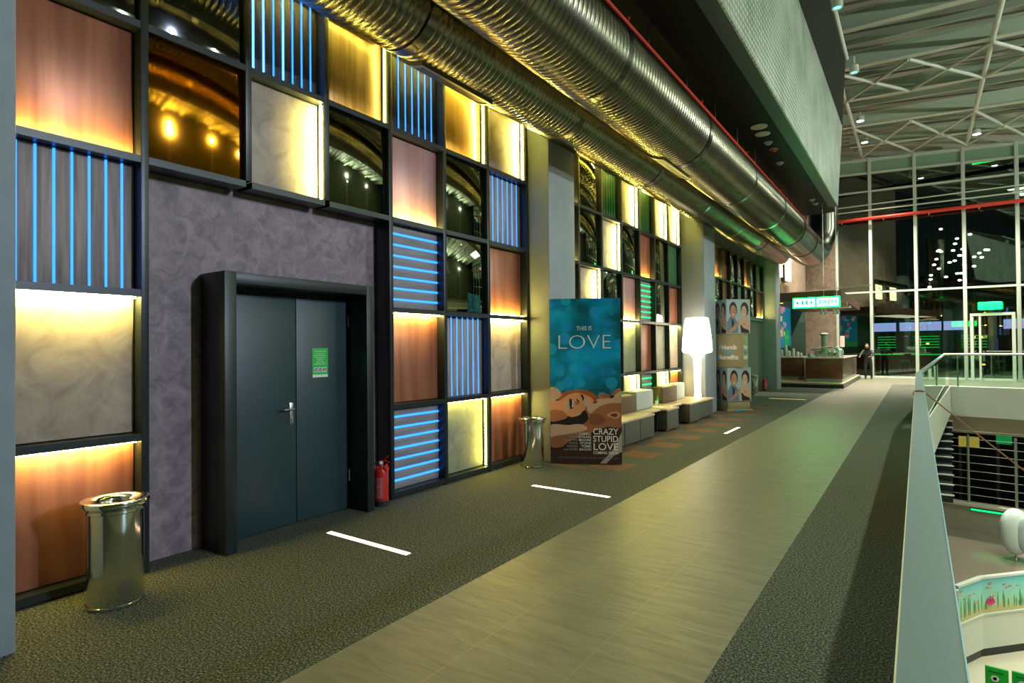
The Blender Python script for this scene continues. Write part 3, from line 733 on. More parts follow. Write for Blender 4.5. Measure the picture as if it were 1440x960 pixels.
for i, (sa, sb) in enumerate((('STEVE', 'CARELL'), ('RYAN', 'GOSLING'), ('JULIANNE', 'MOORE'), ('EMMA', 'STONE'), ('MARISA', 'TOMEI'), ('and KEVIN', 'BACON'))):
    v = .52 + (572 + i * 35.5) / 900 * .475
    pt(sb, .575, v, .046, M_white_txt, 'RIGHT', (.175, .185, .175, .16, .14, .165)[i], .0004); pt(sa, .385, v, .044, M_grey_txt, 'RIGHT', (.15, .13, .20, .125, .155, .20)[i])
for s_, y, h, w in (('CRAZY', 565, .125, .36), ('STUPID', 648, .125, .355), ('LOVE', 742, .145, .355), ('COMING SOON', 787, .055, .355)):
    pt(s_, .585 + .19, .52 + y / 900 * .475, h, M_white_txt, 'CENTER', w, .001)
pt('ONLY IN THEATERS FROM THIS SUMMER   DIRECTED BY   WRITTEN BY   PRODUCED BY', .535, .52 + 842 / 900 * .475, .034, M_blue_txt, 'CENTER', .86)

# ------------------------------------------------------------------ stacked cube display
cd = thing('cube_display', 'tower of three stacked picture boxes reading Friends with Benefits', 'display stand', (-4.06, 16.05, 0))
def box_pic(par, s, h, z, heads):
    """couples printed on the two visible faces: face A normal -Y, face B normal -X (box local)"""
    for face in (0, 1):
        M = Matrix.Identity(4) if face == 0 else Matrix.Rotation(-PI / 2, 4, 'Z')
        mb = MB()
        def pl(pts, k, mi):
            mb.mi = mi
            mb.prism([M @ Vector((x * s / 2, -s / 2 - .001 - .0012 * k, z + y * h)) for x, y in pts], M.to_3x3() @ Vector((0, .0006, 0)))
        def el(cx, cy, rx, ry, k, mi, n=14): pl([(cx + rx * math.cos(2 * PI * i / n), cy + ry * math.sin(2 * PI * i / n)) for i in range(n)], k, mi)
        pl([(-.99, .01), (.99, .01), (.99, .99), (-.99, .99)], 0, 0)
        # man (left) and woman (right), leaning on hands
        pl([(-.99, .02), (-.99, .32), (-.7, .5), (-.35, .48), (-.05, .30), (-.05, .02)], 1, 1)
        pl([(-.62, .5), (-.45, .35), (-.35, .5), (-.45, .1), (-.55, .1)], 2, 5)
        pl([(.10, .02), (.12, .42), (.35, .52), (.7, .5), (.97, .35), (.97, .02)], 1, 3)
        pl([(.2, .02), (.15, .25), (.45, .30), (.8, .15), (.9, .02)], 3, 4)
        el(-.45, .70, .33, .23, 2, 4); el(-.45, .64, .25, .19, 3, 2); pl([(-.56, .45), (-.34, .45), (-.36, .6), (-.54, .6)], 2, 2)
        el(.52, .70, .34, .22, 2, 4); el(.46, .62, .23, .19, 4, 3); pl([(.38, .42), (.6, .42), (.6, .55), (.4, .55)], 3, 3)
        for cx, k in ((-.45, 4), (.45, 5)):
            el(cx - .1, .67, .03, .012, k, 4, 8); el(cx + .1, .67, .03, .012, k, 4, 8); el(cx, .55, .08, .014, k, 6, 8); el(cx + .01, .61, .03, .02, k, 2, 8)
        pl([(-.85, .08), (-.3, .26), (.05, .40), (.02, .30), (-.25, .12), (-.8, .02)], 5, 2)
        pl([(.9, .30), (.45, .26), (.08, .42), (.05, .34), (.4, .16), (.85, .1)], 6, 3)
        mb.build('picture', [M_sky_print, M_denim, mat('cube_skin_warm', (.50, .24, .14), .6), M_skin_p, M_hair_d, M_ink, M_paper], par)
def cube(z, rot, h, s, pic, body):
    c = bpy.data.objects.new('box', None)
    me = MB().box(-s / 2, s / 2, -s / 2, s / 2, z, z + h, .004)
    o = me.build('display_box', body, cd); o.rotation_euler = (0, 0, rot)
    bpy.data.objects.remove(c)
    if pic: box_pic(o, s, h, z, 0)
    return o
rot = math.radians(43)
cube(.26, rot, .88, .66, True, M_sky_print); cube(2.03, rot, .90, .66, True, M_sky_print)
mid = cube(1.145, math.radians(2), .88, .66, False, M_cream)
for s_, z, w, col in (('Friends', 1.62, .44, M_white_txt), ('with', 1.50, .22, M_cyan), ('Benefits', 1.36, .52, M_white_txt)):
    text('lettering', s_, .17, col, mid, front(-.04, -.333, z), 'CENTER', .9, w, .001, .004)
    text('lettering', s_, .17, col, mid, Matrix.Rotation(PI / 2, 4, 'Z') @ front(0, -.333, z), 'CENTER', .9, w, .001, .004)
for s_, z in (('F', 1.62), ('B', 1.36)):
    text('lettering', s_, .17, M_cyan, mid, front(-.235 if s_ == 'F' else -.275, -.3345, z), 'CENTER', 1, .06, .001, .006)
MB().box(-.35, .35, -.35, .35, 0, .05, .004).box(-.31, .31, -.31, .31, .05, .26, .02).build('plinth', M_cream, cd).rotation_euler = (0, 0, rot)
MB().box(-.1, .14, -.353, -.351, .01, .045).build('plinth_label', M_cyan, cd).rotation_euler = (0, 0, rot)

# ------------------------------------------------------------------ seats
def otto(y0, y1, x1, label):
    w = y1 - y0; t = thing('ottoman', label, 'seat', (x1 - .32, (y0 + y1) / 2, 0))
    MB().box(-.32, .32, -w / 2, w / 2, .035, .415, .012).build('body', M_otto, t)
    for sx in (-1, 1):
        for sy in (-1, 1): MB().lathe([(.022, 0), (.026, .01), (.018, .035)], (sx * .27, sy * (w / 2 - .06), 0), 14).build('leg', M_chrome, t)
    return t
xs = -4.07
otto(8.42, 9.08, xs, 'first grey upholstered block of the bench, just behind the film poster')
otto(9.10, 9.76, xs, 'grey bench block right beside the edge of the film poster')
otto(9.775, 10.43, xs, 'grey bench block before the first gap in the bench')
otto(11.2, 11.86, xs - .03, 'single grey bench block standing between the two gaps')
otto(12.6, 13.26, xs - .03, 'grey bench block just past the second gap')
otto(13.275, 14.42, xs - .06, 'last and longest grey bench block, under the glowing lamp')
for a, b, x1, lb in ((8.42, 10.44, xs + .01, 'beige bench top on the blocks nearest the film poster'), (10.445, 11.18, xs - .16, 'short beige shelf board bridging the first gap of the bench'), (11.185, 11.87, xs - .02, 'short beige top on the single block between the gaps'),
                     (11.875, 12.58, xs - .2, 'short beige shelf board bridging the second gap of the bench'), (12.585, 14.43, xs - .02, 'beige bench top carrying the glowing floor lamp')):
    t = thing('bench_top', lb, 'bench top', (0, 0, 0))
    MB().box(-4.80, x1, a, b, .417, .452, .006).build('board', M_bench, t)
    if 'shelf' in lb:
        for yy in (a + .06, b - .06): MB().box(-4.78, x1 - .05, yy - .02, yy + .02, 0, .417).build('support', M_frame, t)
def cush(y0, y1, x1, h, mt, lb):
    t = thing('cushion_block', lb, 'cushion', (0, 0, 0))
    MB().box(-4.855, x1, y0, y1, .454, .454 + h, .03).build('padded_block', mt, t)
    MB().tube([(x1 - .004, y0 + .03, .454 + h - .028), (x1 - .004, y1 - .03, .454 + h - .028)], .006, 6).build('piping', mt, t)
cush(9.78, 10.60, -4.49, .33, M_brownc, 'brown padded block on the bench beside the film poster')
cush(10.63, 11.50, -4.50, .37, M_bluec, 'pale padded block on the bench left of the green bottle')
cush(12.25, 13.18, -4.58, .36, M_brownc, 'brown padded block on the bench right of the green bottle')
cush(13.22, 13.95, -4.66, .38, M_bluec, 'pale padded block on the bench beside the glowing lamp')
bt = thing('bottle', 'small green bottle and white cup standing on the bench', 'bottle', (-4.60, 11.95, .454))
MB().lathe([(.03, 0), (.033, .01), (.033, .10), (.014, .15), (.012, .20)], (0, .03, 0), 16).build('bottle_body', mat('green_bottle', (.03, .30, .05), .2), bt)
MB().lathe([(.025, 0), (.035, .09), (.03, .09), (.02, .01)], (.02, -.07, 0), 16).build('cup', M_paper, bt)
lp = thing('floor_lamp', 'oversized glowing white floor lamp standing on the end of the bench', 'lamp', (-4.37, 14.02, .454))
MB().lathe([(.10, 0), (.085, .02), (.075, .15), (.078, .5), (.09, .85), (.105, .98), (.14, 1.04), (.2, 1.075)], n=36).build('stem', M_glow_white, lp)
MB().lathe([(.2, 1.07), (.335, 1.11), (.352, 1.15), (.338, 1.4), (.305, 1.7), (.268, 1.93), (.24, 1.945), (.0, 1.95)], n=44).build('lamp_shade', M_glow_white, lp)

# ------------------------------------------------------------------ railing over the void
rl = thing('glass_railing', 'glass railing with broad flat metal handrail along the void', 'railing', (0, 0, 0))
def bar(pts, w, z, th, nm, mt, par):
    mb = MB()
    L_ = [(x - w[0], y) for x, y in pts]; R_ = [(x + w[1], y) for x, y in pts]
    for i in range(len(pts) - 1):
        mb.prism([(*L_[i], z[i]), (*R_[i], z[i]), (*R_[i + 1], z[i + 1]), (*L_[i + 1], z[i + 1])], (0, 0, -th))
    return mb.build(nm, mt, par)
bar([(0, -3), (0, 14.2)], (.038, .06), [1.14, 1.14], .045, 'handrail', M_rail, rl)
bar([(.01, 14.2), (.85, 29.3)], (.03, .05), [1.14, 1.30], .045, 'handrail', M_rail, rl)
MB().box(-.041, -.038, -3, 14.2, 1.10, 1.1415).build('edge_trim', mat('trim_cream', (.75, .72, .45), .3), rl)
MB().box(.06, .063, -3, 14.2, 1.10, 1.1415).build('edge_trim', mat('trim_blue', (.45, .75, .9), .3), rl)
MB().prism([(.0, -3, -.1), (.02, -3, -.1), (.02, 14.2, -.1), (.0, 14.2, -.1)], (0, 0, 1.2)).build('glass_pane', M_rglass, rl)
MB().prism([(.06, 15.0, -.1), (.08, 15.0, -.1), (.95, 29.2, -.1), (.93, 29.2, -.1)], (0, 0, 1.2)).build('glass_pane', M_rglass, rl)
MB().box(-.035, .055, 8.3, 8.38, 0.0, 1.10).build('post', M_rail, rl) if 0 else None
for (x, y) in ((.01, 14.2),): MB().box(x - .03, x + .04, y - .03, y + .03, 0, 1.10, .004).build('post', M_rail, rl)
r2 = thing('glass_railing', 'far glass railing with white handrail across the bridge edge', 'railing', (0, 0, 0))
MB().tube([(.85, 29.35, 1.29), (12, 27.3, 1.29)], .04, 12).build('handrail', mat('pale_handrail', (.75, .72, .66), .35), r2)
MB().prism([(1.0, 29.3, 0), (12, 27.25, 0), (12, 27.27, 0), (1.0, 29.32, 0)], (0, 0, 1.26)).build('glass_pane', M_rglass, r2)
for k in range(6):
    x = 1.3 + 2.0 * k; y = 29.3 - .1864 * (x - 1.0)
    MB().box(x - .025, x + .025, y + .03, y + .06, 0, 1.28).build('post', M_steelw, r2)
rope = thing('rope', 'thin brown rope tied round the handrail and stretched over the void', 'rope', (0, 0, 0))
mb = MB(); pts = []
for k in range(25):
    a_ = k / 24 * 2 * PI * 1.0
    pts.append((.011 + .058 * math.cos(a_), 8.35 + .012 * math.sin(a_ * 3), 1.118 + .035 * math.sin(a_)))
mb.tube(pts, .010, 8).build('knot_loop', M_brownrope, rope)
MB().tube([(pp[0], pp[1] + .04, pp[2] + .001) for pp in pts], .010, 8).build('knot_loop', M_brownrope, rope)
MB().tube([(.065, 8.37, 1.13), (.567, 9.3, .595), (1.13, 10.2, .017), (1.7, 11.1, -.56)], .008, 8).build('rope_line', M_brownrope, rope)

# ------------------------------------------------------------------ exit sign
ex = thing('exit_sign', 'large hanging green lit exit sign over the walkway', 'exit sign', (-2.62, 20.5, 2.9))
MB().box(-.67, .67, 0, .08, 0, .33, .01).build('housing', E_EXITR, ex)
MB().box(-.63, -.025, -.006, 0, .035, .295, .01).build('light_panel', E_EXIT, ex)
MB().box(.025, .63, -.006, 0, .035, .295, .01).build('light_panel', E_EXIT, ex)
mb = MB()
def arrow(x, d):
    mb.prism([(x, -.008, .10), (x, -.008, .23), (x + d * .09, -.008, .165)], (0, .002, 0))
arrow(-.16, 1); mb.box(-.52, -.42, -.008, -.006, .15, .18); arrow(-.50, -1)
mb.build('arrow_mark', E_EXITD, ex)
mb = MB()
for cx in (-.38, -.26):   # running figure and door
    mb.lathe([(.022, 0), (.022, .002)], (cx, -.008, .245), 12, 'Y')
    mb.prism([(cx - .03, -.008, .22), (cx + .035, -.008, .22), (cx + .03, -.008, .13), (cx + .06, -.008, .07), (cx + .02, -.008, .07), (cx, -.008, .12), (cx - .05, -.008, .08), (cx - .03, -.008, .14)], (0, .002, 0))
mb.build('running_figure', E_EXITD, ex)
text('lettering', 'EXIT', .17, E_EXITD, ex, front(.30, -.0065, .105), 'CENTER', 1, .42, .001, .006)
mb = MB(); arrow(.54, .6); mb.build('arrow_mark', E_EXITD, ex)
for x in (.22, .58): MB().tube([(x, .04, .33), (x, .04, 3.30)], .007, 6).build('hanging_rod', M_satin, ex)

# ------------------------------------------------------------------ cafe
pl_ = thing('cafe_plinth', 'low stepped platform carrying the cafe counters', 'platform', (0, 0, 0))
MB().box(-5.59, -2.39, 25.95, 34.2, .0, .13).build('base_step', M_frame, pl_)
MB().box(-5.59, -2.42, 26.0, 34.2, .13, .20, .004).build('deck', mat('plinth_deck', (.42, .33, .20), .5), pl_)
ct = thing('cafe_counter', 'front cafe counter, dark wood with pale top and kickboard', 'counter', (-3.82, 26.6, .2))
MB().box(.03, 1.32, .03, 6.5, 0, .14).build('kickboard', mat('kick_metal', (.35, .48, .42), .35, .3), ct)
MB().box(0, 1.34, 0, 6.5, .14, .96, .006).build('body', M_wood_counter, ct)
MB().box(-.03, 1.38, -.03, 6.53, .96, 1.01, .006).build('counter_top', M_ctop, ct)
MB().box(1.341, 1.35, .05, 6.4, .18, .93).build('side_cladding', mat('side_panel', (.16, .13, .09), .25, .3), ct)
ct2 = thing('cafe_counter', 'rear cafe counter, dark wood, against the poster wall', 'counter', (-5.40, 28.0, .2))
MB().box(.03, 1.1, .03, 3.4, 0, .14).build('kickboard', mat('kick_metal', (.35, .48, .42), .35, .3), ct2)
MB().box(0, 1.25, 0, 3.4, .14, .96, .006).build('body', M_wood_counter, ct2)
MB().box(-.02, 1.3, -.03, 3.43, .96, 1.0, .006).build('counter_top', M_ctop, ct2)
cn = thing('cafe_canopy', 'dark brown rounded canopy above the cafe', 'canopy', (-4.9, 24.95, 3.45))
MB().prism([(0, 0, 0), (2.25, 0, 0), (2.42, .05, 0), (2.52, .2, 0), (2.55, .5, 0), (2.55, 8.8, 0), (0, 8.8, 0)], (0, 0, .34)).build('canopy_body', mat('canopy_brown', (.10, .045, .028), .4), cn)
MB().lathe([(.06, 0), (.06, -.012), (.02, -.014)], (.35, .8, 0), 16).build('downlight', emit('orange_spot', (1, .35, .05), 6.), cn)
MB().tube([(.3, .3, .34), (3.0, 9.6, 1.3)], .02, 6).build('stay_rod', M_satin, cn)
# shelf hung from canopy with lamps
sh = thing('hanging_shelf', 'white shelf with hanging lamps beneath the canopy edge', 'shelf', (-2.9, 26.0, 3.02))
MB().box(-.6, .75, 0, .5, .16, .22).build('shelf_board', M_white, sh)
MB().box(.05, .60, -.02, .0, .2, .34).build('sign_face', mat('orange_board', (.6, .25, .12), .5), sh)
for x in (-.25, -.1, .2, .33): MB().lathe([(.015, .16), (.04, .12), (.065, -.08), (.055, -.08), (.03, .11)], (x, .2, 0), 16).build('lamp_shade', M_paper, sh)
for x in (-.5, .65): MB().tube([(x, .25, .22), (x, .25, .40)], .01, 6).build('hanger', M_satin, sh)
# machines on the counter
em = thing('espresso_machine', 'low steel coffee machine on the front counter', 'coffee machine', (-3.15, 27.0, 1.21))
MB().box(-.38, .33, -.05, .45, .03, .27, .03).build('body', M_satin, em)
MB().prism([(-.5, -.12, .27), (.28, -.12, .38), (.28, .35, .42), (-.5, .35, .31)], (0, 0, .06)).build('hood', M_satin, em)
MB().tube([(-.15, -.12, .22), (-.15, -.22, .19)], .02, 8).build('group_handle', M_rubber, em)
for sx in (-.3, .25):
    MB().lathe([(.02, 0), (.02, .03)], (sx, .05, 0), 10).build('foot', M_rubber, em)
jd = thing('juice_dispenser', 'tall cylindrical steel dispenser at the back of the coffee machine', 'dispenser', (-3.25, 27.85, 1.21))
MB().lathe([(.14, 0), (.14, .9), (.12, .92)], n=28).build('tank', mat('pale_metal', (.45, .50, .45), .3, .7), jd)
MB().lathe([(.17, .92), (.17, .98), (.1, 1.02), (.0, 1.03)], n=28).build('lid', M_satin, jd)
lm = thing('table_lamp', 'small glowing pink cylinder lamp on the front counter', 'lamp', (-2.58, 27.75, 1.21))
MB().lathe([(.05, 0), (.05, .03), (.015, .04), (.015, .42)], n=20).build('stem', M_satin, lm)
MB().lathe([(.07, .42), (.08, .45), (.08, .86), (.06, .88)], n=20).build('lamp_shade', emit('pink_lamp', (1, .5, .38), 1.3), lm)
nb = thing('napkin_box', 'bright green leaning tray on the front counter', 'tray', (-2.66, 26.98, 1.21))
MB().prism([(-.14, 0, .40), (.0, 0, .34), (.1, 0, .18), (.02, 0, .18), (-.04, 0, .28), (-.14, 0, .34)], (0, .25, 0)).build('tray', mat('bright_green', (.02, .5, .08), .4), nb)
MB().box(-.1, .05, .05, .2, 0, .2).build('base', M_satin, nb)
for i, (x, y, h, r, mt, lb) in enumerate(((-2.95, 26.8, .24, .05, M_satin, 'steel shaker on the counter corner'), (-2.78, 26.8, .2, .05, M_chrome, 'small steel milk jug beside the shaker'), (-2.62, 26.85, .30, .055, M_paper, 'white carton cup stack on the counter corner'),
                                           (-3.65, 26.85, .14, .12, mat('pale_teal', (.25, .5, .42), .5), 'pale teal bowl left of the coffee machine'), (-2.74, 27.45, .42, .07, M_paper, 'white domed grinder hopper behind the shaker'))):
    t = thing('jug' if i < 2 else 'cup' if i == 2 else 'bowl' if i == 3 else 'grinder', lb, 'kitchenware', (x, y, 1.21))
    MB().lathe([(r * .8, 0), (r, .02), (r, h * .6), (r * .75, h * .9), (r * .8, h)], n=20).build('vessel', mt, t)
    MB().lathe([(r * .82, h), (r * .6, h + .015), (.008, h + .03)], n=20).build('lid', M_satin, t)
cb = thing('cloth_bundle', 'pale crumpled bag pile on the right end of the front counter', 'bag', (-2.74, 28.4, 1.27))
mb = MB(); 
for k in range(6): mb.ball((random.uniform(-.12, .08), random.uniform(-.3, .5), .1 + .06 * (k % 2)), .16, .22, .15)
mb.build('bag', mat('pale_bag', (.32, .5, .44), .6), cb)
# cups and packets on the rear counter
for k in range(7):
    x = -5.2 + .16 * k; y = 28.3 + .12 * (k % 3); h = (.42, .3, .5, .25, .35, .2, .16)[k]
    t = thing('container', 'small pale lidded container in the row on the rear cafe counter', 'container', (x, y, 1.2), 0, 'lidded containers on the rear cafe counter')
    MB().lathe([(.05, 0), (.06, .02), (.07, h * .7), (.05, h)], n=16).build('vessel', mat('pale_cup', (.5, .6, .58), .5), t)
    MB().lathe([(.052, h), (.04, h + .02), (.005, h + .025)], n=16).build('lid', M_paper, t)
pk = thing('potted_plant', 'bushy green plant on the rear cafe counter', 'plant', (-4.95, 29.6, 1.2))
MB().lathe([(.10, 0), (.14, .2), (.12, .2), (.1, .05)], n=18).build('pot', M_brownc, pk)
mb = MB()
for k in range(60):
    a_ = random.uniform(0, 2 * PI); e_ = random.uniform(.1, 1.3); L_ = random.uniform(.25, .42)
    d_ = Vector((math.cos(a_) * math.cos(e_), math.sin(a_) * math.cos(e_), math.sin(e_))); q = Vector((0, 0, .2)); sd = Vector((-math.sin(a_), math.cos(a_), 0)) * .04
    mb.quad(q + d_ * L_ * .3, q + d_ * L_ * .7 + sd, q + d_ * L_, q + d_ * L_ * .7 - sd)
mb.build('foliage', M_leaf, pk)
# cafe poster wall: coloured menu mural, its brightness put in as glow of the print
mu = thing('menu_mural', 'blue and pink printed mural on the wall behind the rear counter', 'mural', (-5.598, 28.9, 1.6))
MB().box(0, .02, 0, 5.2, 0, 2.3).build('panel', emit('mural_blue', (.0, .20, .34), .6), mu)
mb = MB()
random.seed(3)
for k in range(26):
    y = random.uniform(.1, 3.6); z = random.uniform(.5, 1.9); mb.mi = k % 4
    mb.box(.02, .024 + .0004 * k, y, y + random.uniform(.25, .5), z, z + random.uniform(.12, .35))
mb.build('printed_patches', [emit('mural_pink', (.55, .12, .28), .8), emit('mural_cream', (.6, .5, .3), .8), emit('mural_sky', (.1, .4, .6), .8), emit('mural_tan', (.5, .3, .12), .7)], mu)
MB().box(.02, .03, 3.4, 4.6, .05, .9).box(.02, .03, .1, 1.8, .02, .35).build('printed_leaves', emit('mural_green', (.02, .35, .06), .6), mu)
wb = thing('water_stand', 'slim white upright stand at the end of the rear counter', 'stand', (-4.02, 28.1, .2))
MB().box(-.06, .06, -.05, .05, 0, .95, .01).build('upright', M_steelw, wb); MB().box(-.1, .1, -.08, .08, 0, .02).build('foot', M_steelw, wb)
pb = thing('pedal_bin', 'short slim steel bin on the cafe platform', 'bin', (-5.15, 26.9, .2))
MB().lathe([(.11, 0), (.12, .02), (.12, .55), (.1, .56)], n=24).build('body', M_satin, pb); MB().lathe([(.125, .56), (.12, .6), (.01, .63)], n=24).build('lid', M_white, pb)
# person behind the counter
pn = thing('person', 'person in dark clothes leaning at the far end of the front counter', 'person', (-2.02, 33.6, 0))
def skin_obj(name, V, Es, rad, mt, par, sub=2):
    me = bpy.data.meshes.new(name); me.from_pydata(V, Es, []); me.materials.append(mt)
    o = bpy.data.objects.new(name, me); COL.objects.link(o)
    o.parent = par
    md = o.modifiers.new('skin', 'SKIN'); md.use_smooth_shade = True
    for i, r in enumerate(rad): me.skin_vertices[0].data[i].radius = (r, r)
    me.skin_vertices[0].data[0].use_root = True
    s2 = o.modifiers.new('sub', 'SUBSURF'); s2.levels = sub; s2.render_levels = sub
    return o
V = [(0, 0, .98), (0, -.05, 1.15), (-.02, -.15, 1.38), (-.02, -.18, 1.47), (-.03, -.22, 1.58), (-.03, -.24, 1.70),
     (-.19, -.14, 1.40), (-.30, -.30, 1.22), (-.32, -.50, 1.12), (.15, -.14, 1.40), (.24, -.28, 1.20), (.10, -.48, 1.12),
     (-.10, .0, .90), (-.12, -.02, .50), (-.12, .05, .10), (-.12, -.08, .04), (.10, .0, .90), (.12, .05, .50), (.13, .12, .10), (.13, -.02, .04)]
Es = [(0, 1), (1, 2), (2, 3), (3, 4), (4, 5), (2, 6), (6, 7), (7, 8), (2, 9), (9, 10), (10, 11), (0, 12), (12, 13), (13, 14), (14, 15), (0, 16), (16, 17), (17, 18), (18, 19)]
rad = [.15, .14, .15, .06, .085, .08, .075, .05, .035, .075, .05, .035, .095, .07, .05, .04, .095, .07, .05, .04]
skin_obj('body', V, Es, rad, mat('dark_clothes', (.015, .017, .018), .7), pn)
MB().ball((-.03, -.25, 1.64), .078, .09, .11).build('face', mat('person_skin', (.45, .22, .13), .5), pn)
MB().ball((-.03, -.225, 1.69), .088, .095, .09).build('hair', M_hair_d, pn)
for x in (-.33, .09):
    mb = MB().ball((x, -.53, 1.12), .03, .045, .018)
    for k in range(5): mb.tube([(x - .024 + .012 * k, -.56, 1.12), (x - .024 + .012 * k, -.60, 1.112)], .0065, 6)
    mb.build('hand', mat('person_skin', (.45, .22, .13), .5), pn)

# ------------------------------------------------------------------ glass wall
gw = sempty('window_1')
GY = lambda x: 34.9 - .167 * x
TOP = lambda x: 11.15 - .107 * (x + 3.3)
mx_ = [-3.5, -1.93, -.02, 1.86, 3.74, 5.62, 7.5, 9.4, 11.3]
for x in mx_:
    y = GY(x); MB().box(x - .07, x + .07, y - .12, y + .06, 0, TOP(x) + .4, .006).build('mullion', M_steelw, gw)
def transom(z, dz, h, dep=.1, x0=-3.5, x1=11.3):
    a = (x0, GY(x0), z); b = (x1, GY(x1), z + dz * (x1 - x0))
    MB().prism([(a[0], a[1] - dep, a[2]), (b[0], b[1] - dep, b[2]), (b[0], b[1] - dep, b[2] + h), (a[0], a[1] - dep, a[2] + h)], (0, dep + .05, 0)).build('transom', M_steelw, gw)
transom(4.42, -.02, .09); transom(9.72, -.06, .09); transom(0.01, 0, .10); transom(10.72, -.095, .10); transom(11.4, -.107, .14)
for a_, b_ in zip(mx_, mx_[1:]):
    for z0, z1 in ((.1, 4.42), (4.5, 9.6), (9.8, 10.6)):
        MB().prism([(a_ + .07, GY(a_), z0), (b_ - .07, GY(b_), z0), (b_ - .07, GY(b_), z1), (a_ + .07, GY(a_), z1)], (0, .02, 0)).build('glass_pane', M_glass, gw)
    MB().prism([(a_ + .05, GY(a_) - .02, 10.8 - .095 * (a_ + 3.5)), (b_ - .05, GY(b_) - .02, 10.8 - .095 * (b_ + 3.5)), (b_ - .05, GY(b_) - .02, 11.42 - .107 * (b_ + 3.5)), (a_ + .05, GY(a_) - .02, 11.42 - .107 * (a_ + 3.5))], (0, .03, 0)).build('frieze_panel', mat('frieze_green', (.22, .36, .27), .5), gw)
MB().prism([(-4.9, GY(-4.9) + .12, 11.45 + .15), (11.3, GY(11.3) + .12, 11.45 - 1.58), (11.3, GY(11.3) + .12, 12.4 - 1.58), (-4.9, GY(-4.9) + .12, 12.4 + .2)], (0, .05, 0)).build('head_panel', M_roofm, gw)
dg_ = sempty('door_2')
def gy2(x): return GY(x) - .14
MB().box(2.02, 2.14, gy2(2.0) - .05, gy2(2.0) + .03, 0, 3.1).box(3.48, 3.6, gy2(3.6) - .05, gy2(3.6) + .03, 0, 3.1).build('jamb', M_steelw, dg_)
MB().prism([(2.02, gy2(2.02) - .05, 3.0), (3.6, gy2(3.6) - .05, 3.0), (3.6, gy2(3.6) - .05, 3.12), (2.02, gy2(2.02) - .05, 3.12)], (0, .08, 0)).build('head', M_steelw, dg_)
MB().box(2.33, 2.41, gy2(2.4) - .03, gy2(2.4) + .02, 0, 3.0).build('stile', M_steelw, dg_)
MB().tube([(2.5, gy2(2.5) - .08, .9), (2.5, gy2(2.5) - .08, 1.4)], .02, 8).build('door_handle', M_satin, dg_)
e2 = thing('exit_sign', 'small green lit sign above the far glass door', 'exit sign', (2.72, gy2(2.72) - .15, 3.28), -.165)
MB().box(-.42, .42, 0, .06, 0, .34, .02).build('housing', E_EXITR, e2)
text('lettering', 'ÇIKIŞ', .17, mat('dark_green_print', (0, .12, .03), .6), e2, front(0, -.004, .1), 'CENTER', 1, .5, .002, .004)
MB().box(-.03, .03, .06, .12, .1, .2).build('bracket', M_frame, e2)

# ------------------------------------------------------------------ roof of the hall
ZR = lambda x, y: 11.55 - .107 * (x + 3.3)
def glassdir(x, yl): return yl - .167 * (x + 2.3)
struct(MB().prism([(-6, 36.2, ZR(-6, 0) + .75), (16, 32.5, ZR(16, 0) + .75), (16, -4, ZR(16, 0) + .75), (-6, -4, ZR(-6, 0) + .75)], (0, 0, .08)).build('ceiling_roof_deck', M_deck))
rf = sempty('ceiling_roof_frame')
for i, yl in enumerate([32.9, 29.8, 26.5, 23.4, 20.5, 17.4, 14.2, 11.0, 7.8, 4.6, 1.4]):
    x0, x1 = -2.6, 15
    def q(x, z, dy=0): return (x, glassdir(x, yl) + dy, ZR(x, 0) + z)
    MB().prism([q(x0, 0), q(x1, 0), q(x1, .52), q(x0, .52)], (0, .03, 0)).build('beam_web', mat('beam_green_lit', (.46, .56, .46), .5), rf)  # green light on the beam faces is put into the web colour
    MB().prism([q(x0, -.03, -.10), q(x1, -.03, -.10), q(x1, .0, -.10), q(x0, .0, -.10)], (0, .23, 0)).build('beam_flange', M_roofm, rf)
    MB().prism([q(x0, .50, -.10), q(x1, .50, -.10), q(x1, .53, -.10), q(x0, .53, -.10)], (0, .23, 0)).build('beam_flange', M_roofm, rf)
    for k in (1, 2):
        dy = 3.1 * k / 3
        MB().prism([q(x0, .42, dy), q(x1, .42, dy), q(x1, .62, dy), q(x0, .62, dy)], (0, .09, 0)).build('purlin', mat('purlin_paint', (.42, .50, .42), .5), rf)
for x in (-2.2, 2.0, 6.2, 10.4):
    MB().tube([(x, -3, ZR(x, 0) - .02), (x, glassdir(x, 34.8), ZR(x, 0) - .02)], .075, 10).build('long_tube', M_roofm, rf)
for yl, y2 in ((23.5, 26.4), (29.9, 34.6), (11.1, 14.1)):
    for x in (-2.2, .0 - .1, 2.0, 4.1, 6.2, 8.3):
        for (a0, b0) in ((yl, y2), (y2, yl)):
            MB().tube([(x, glassdir(x, a0), ZR(x, 0) - .08), (x + 2.1, glassdir(x + 2.1, b0), ZR(x + 2.1, 0) - .08)], .055, 8).build('brace_tube', M_roofm, rf)
MB().tube([(-1.40, -3, 9.12), (-1.40, 17.2, 9.12)], .05, 8).build('edge_tube', M_roofm, rf)

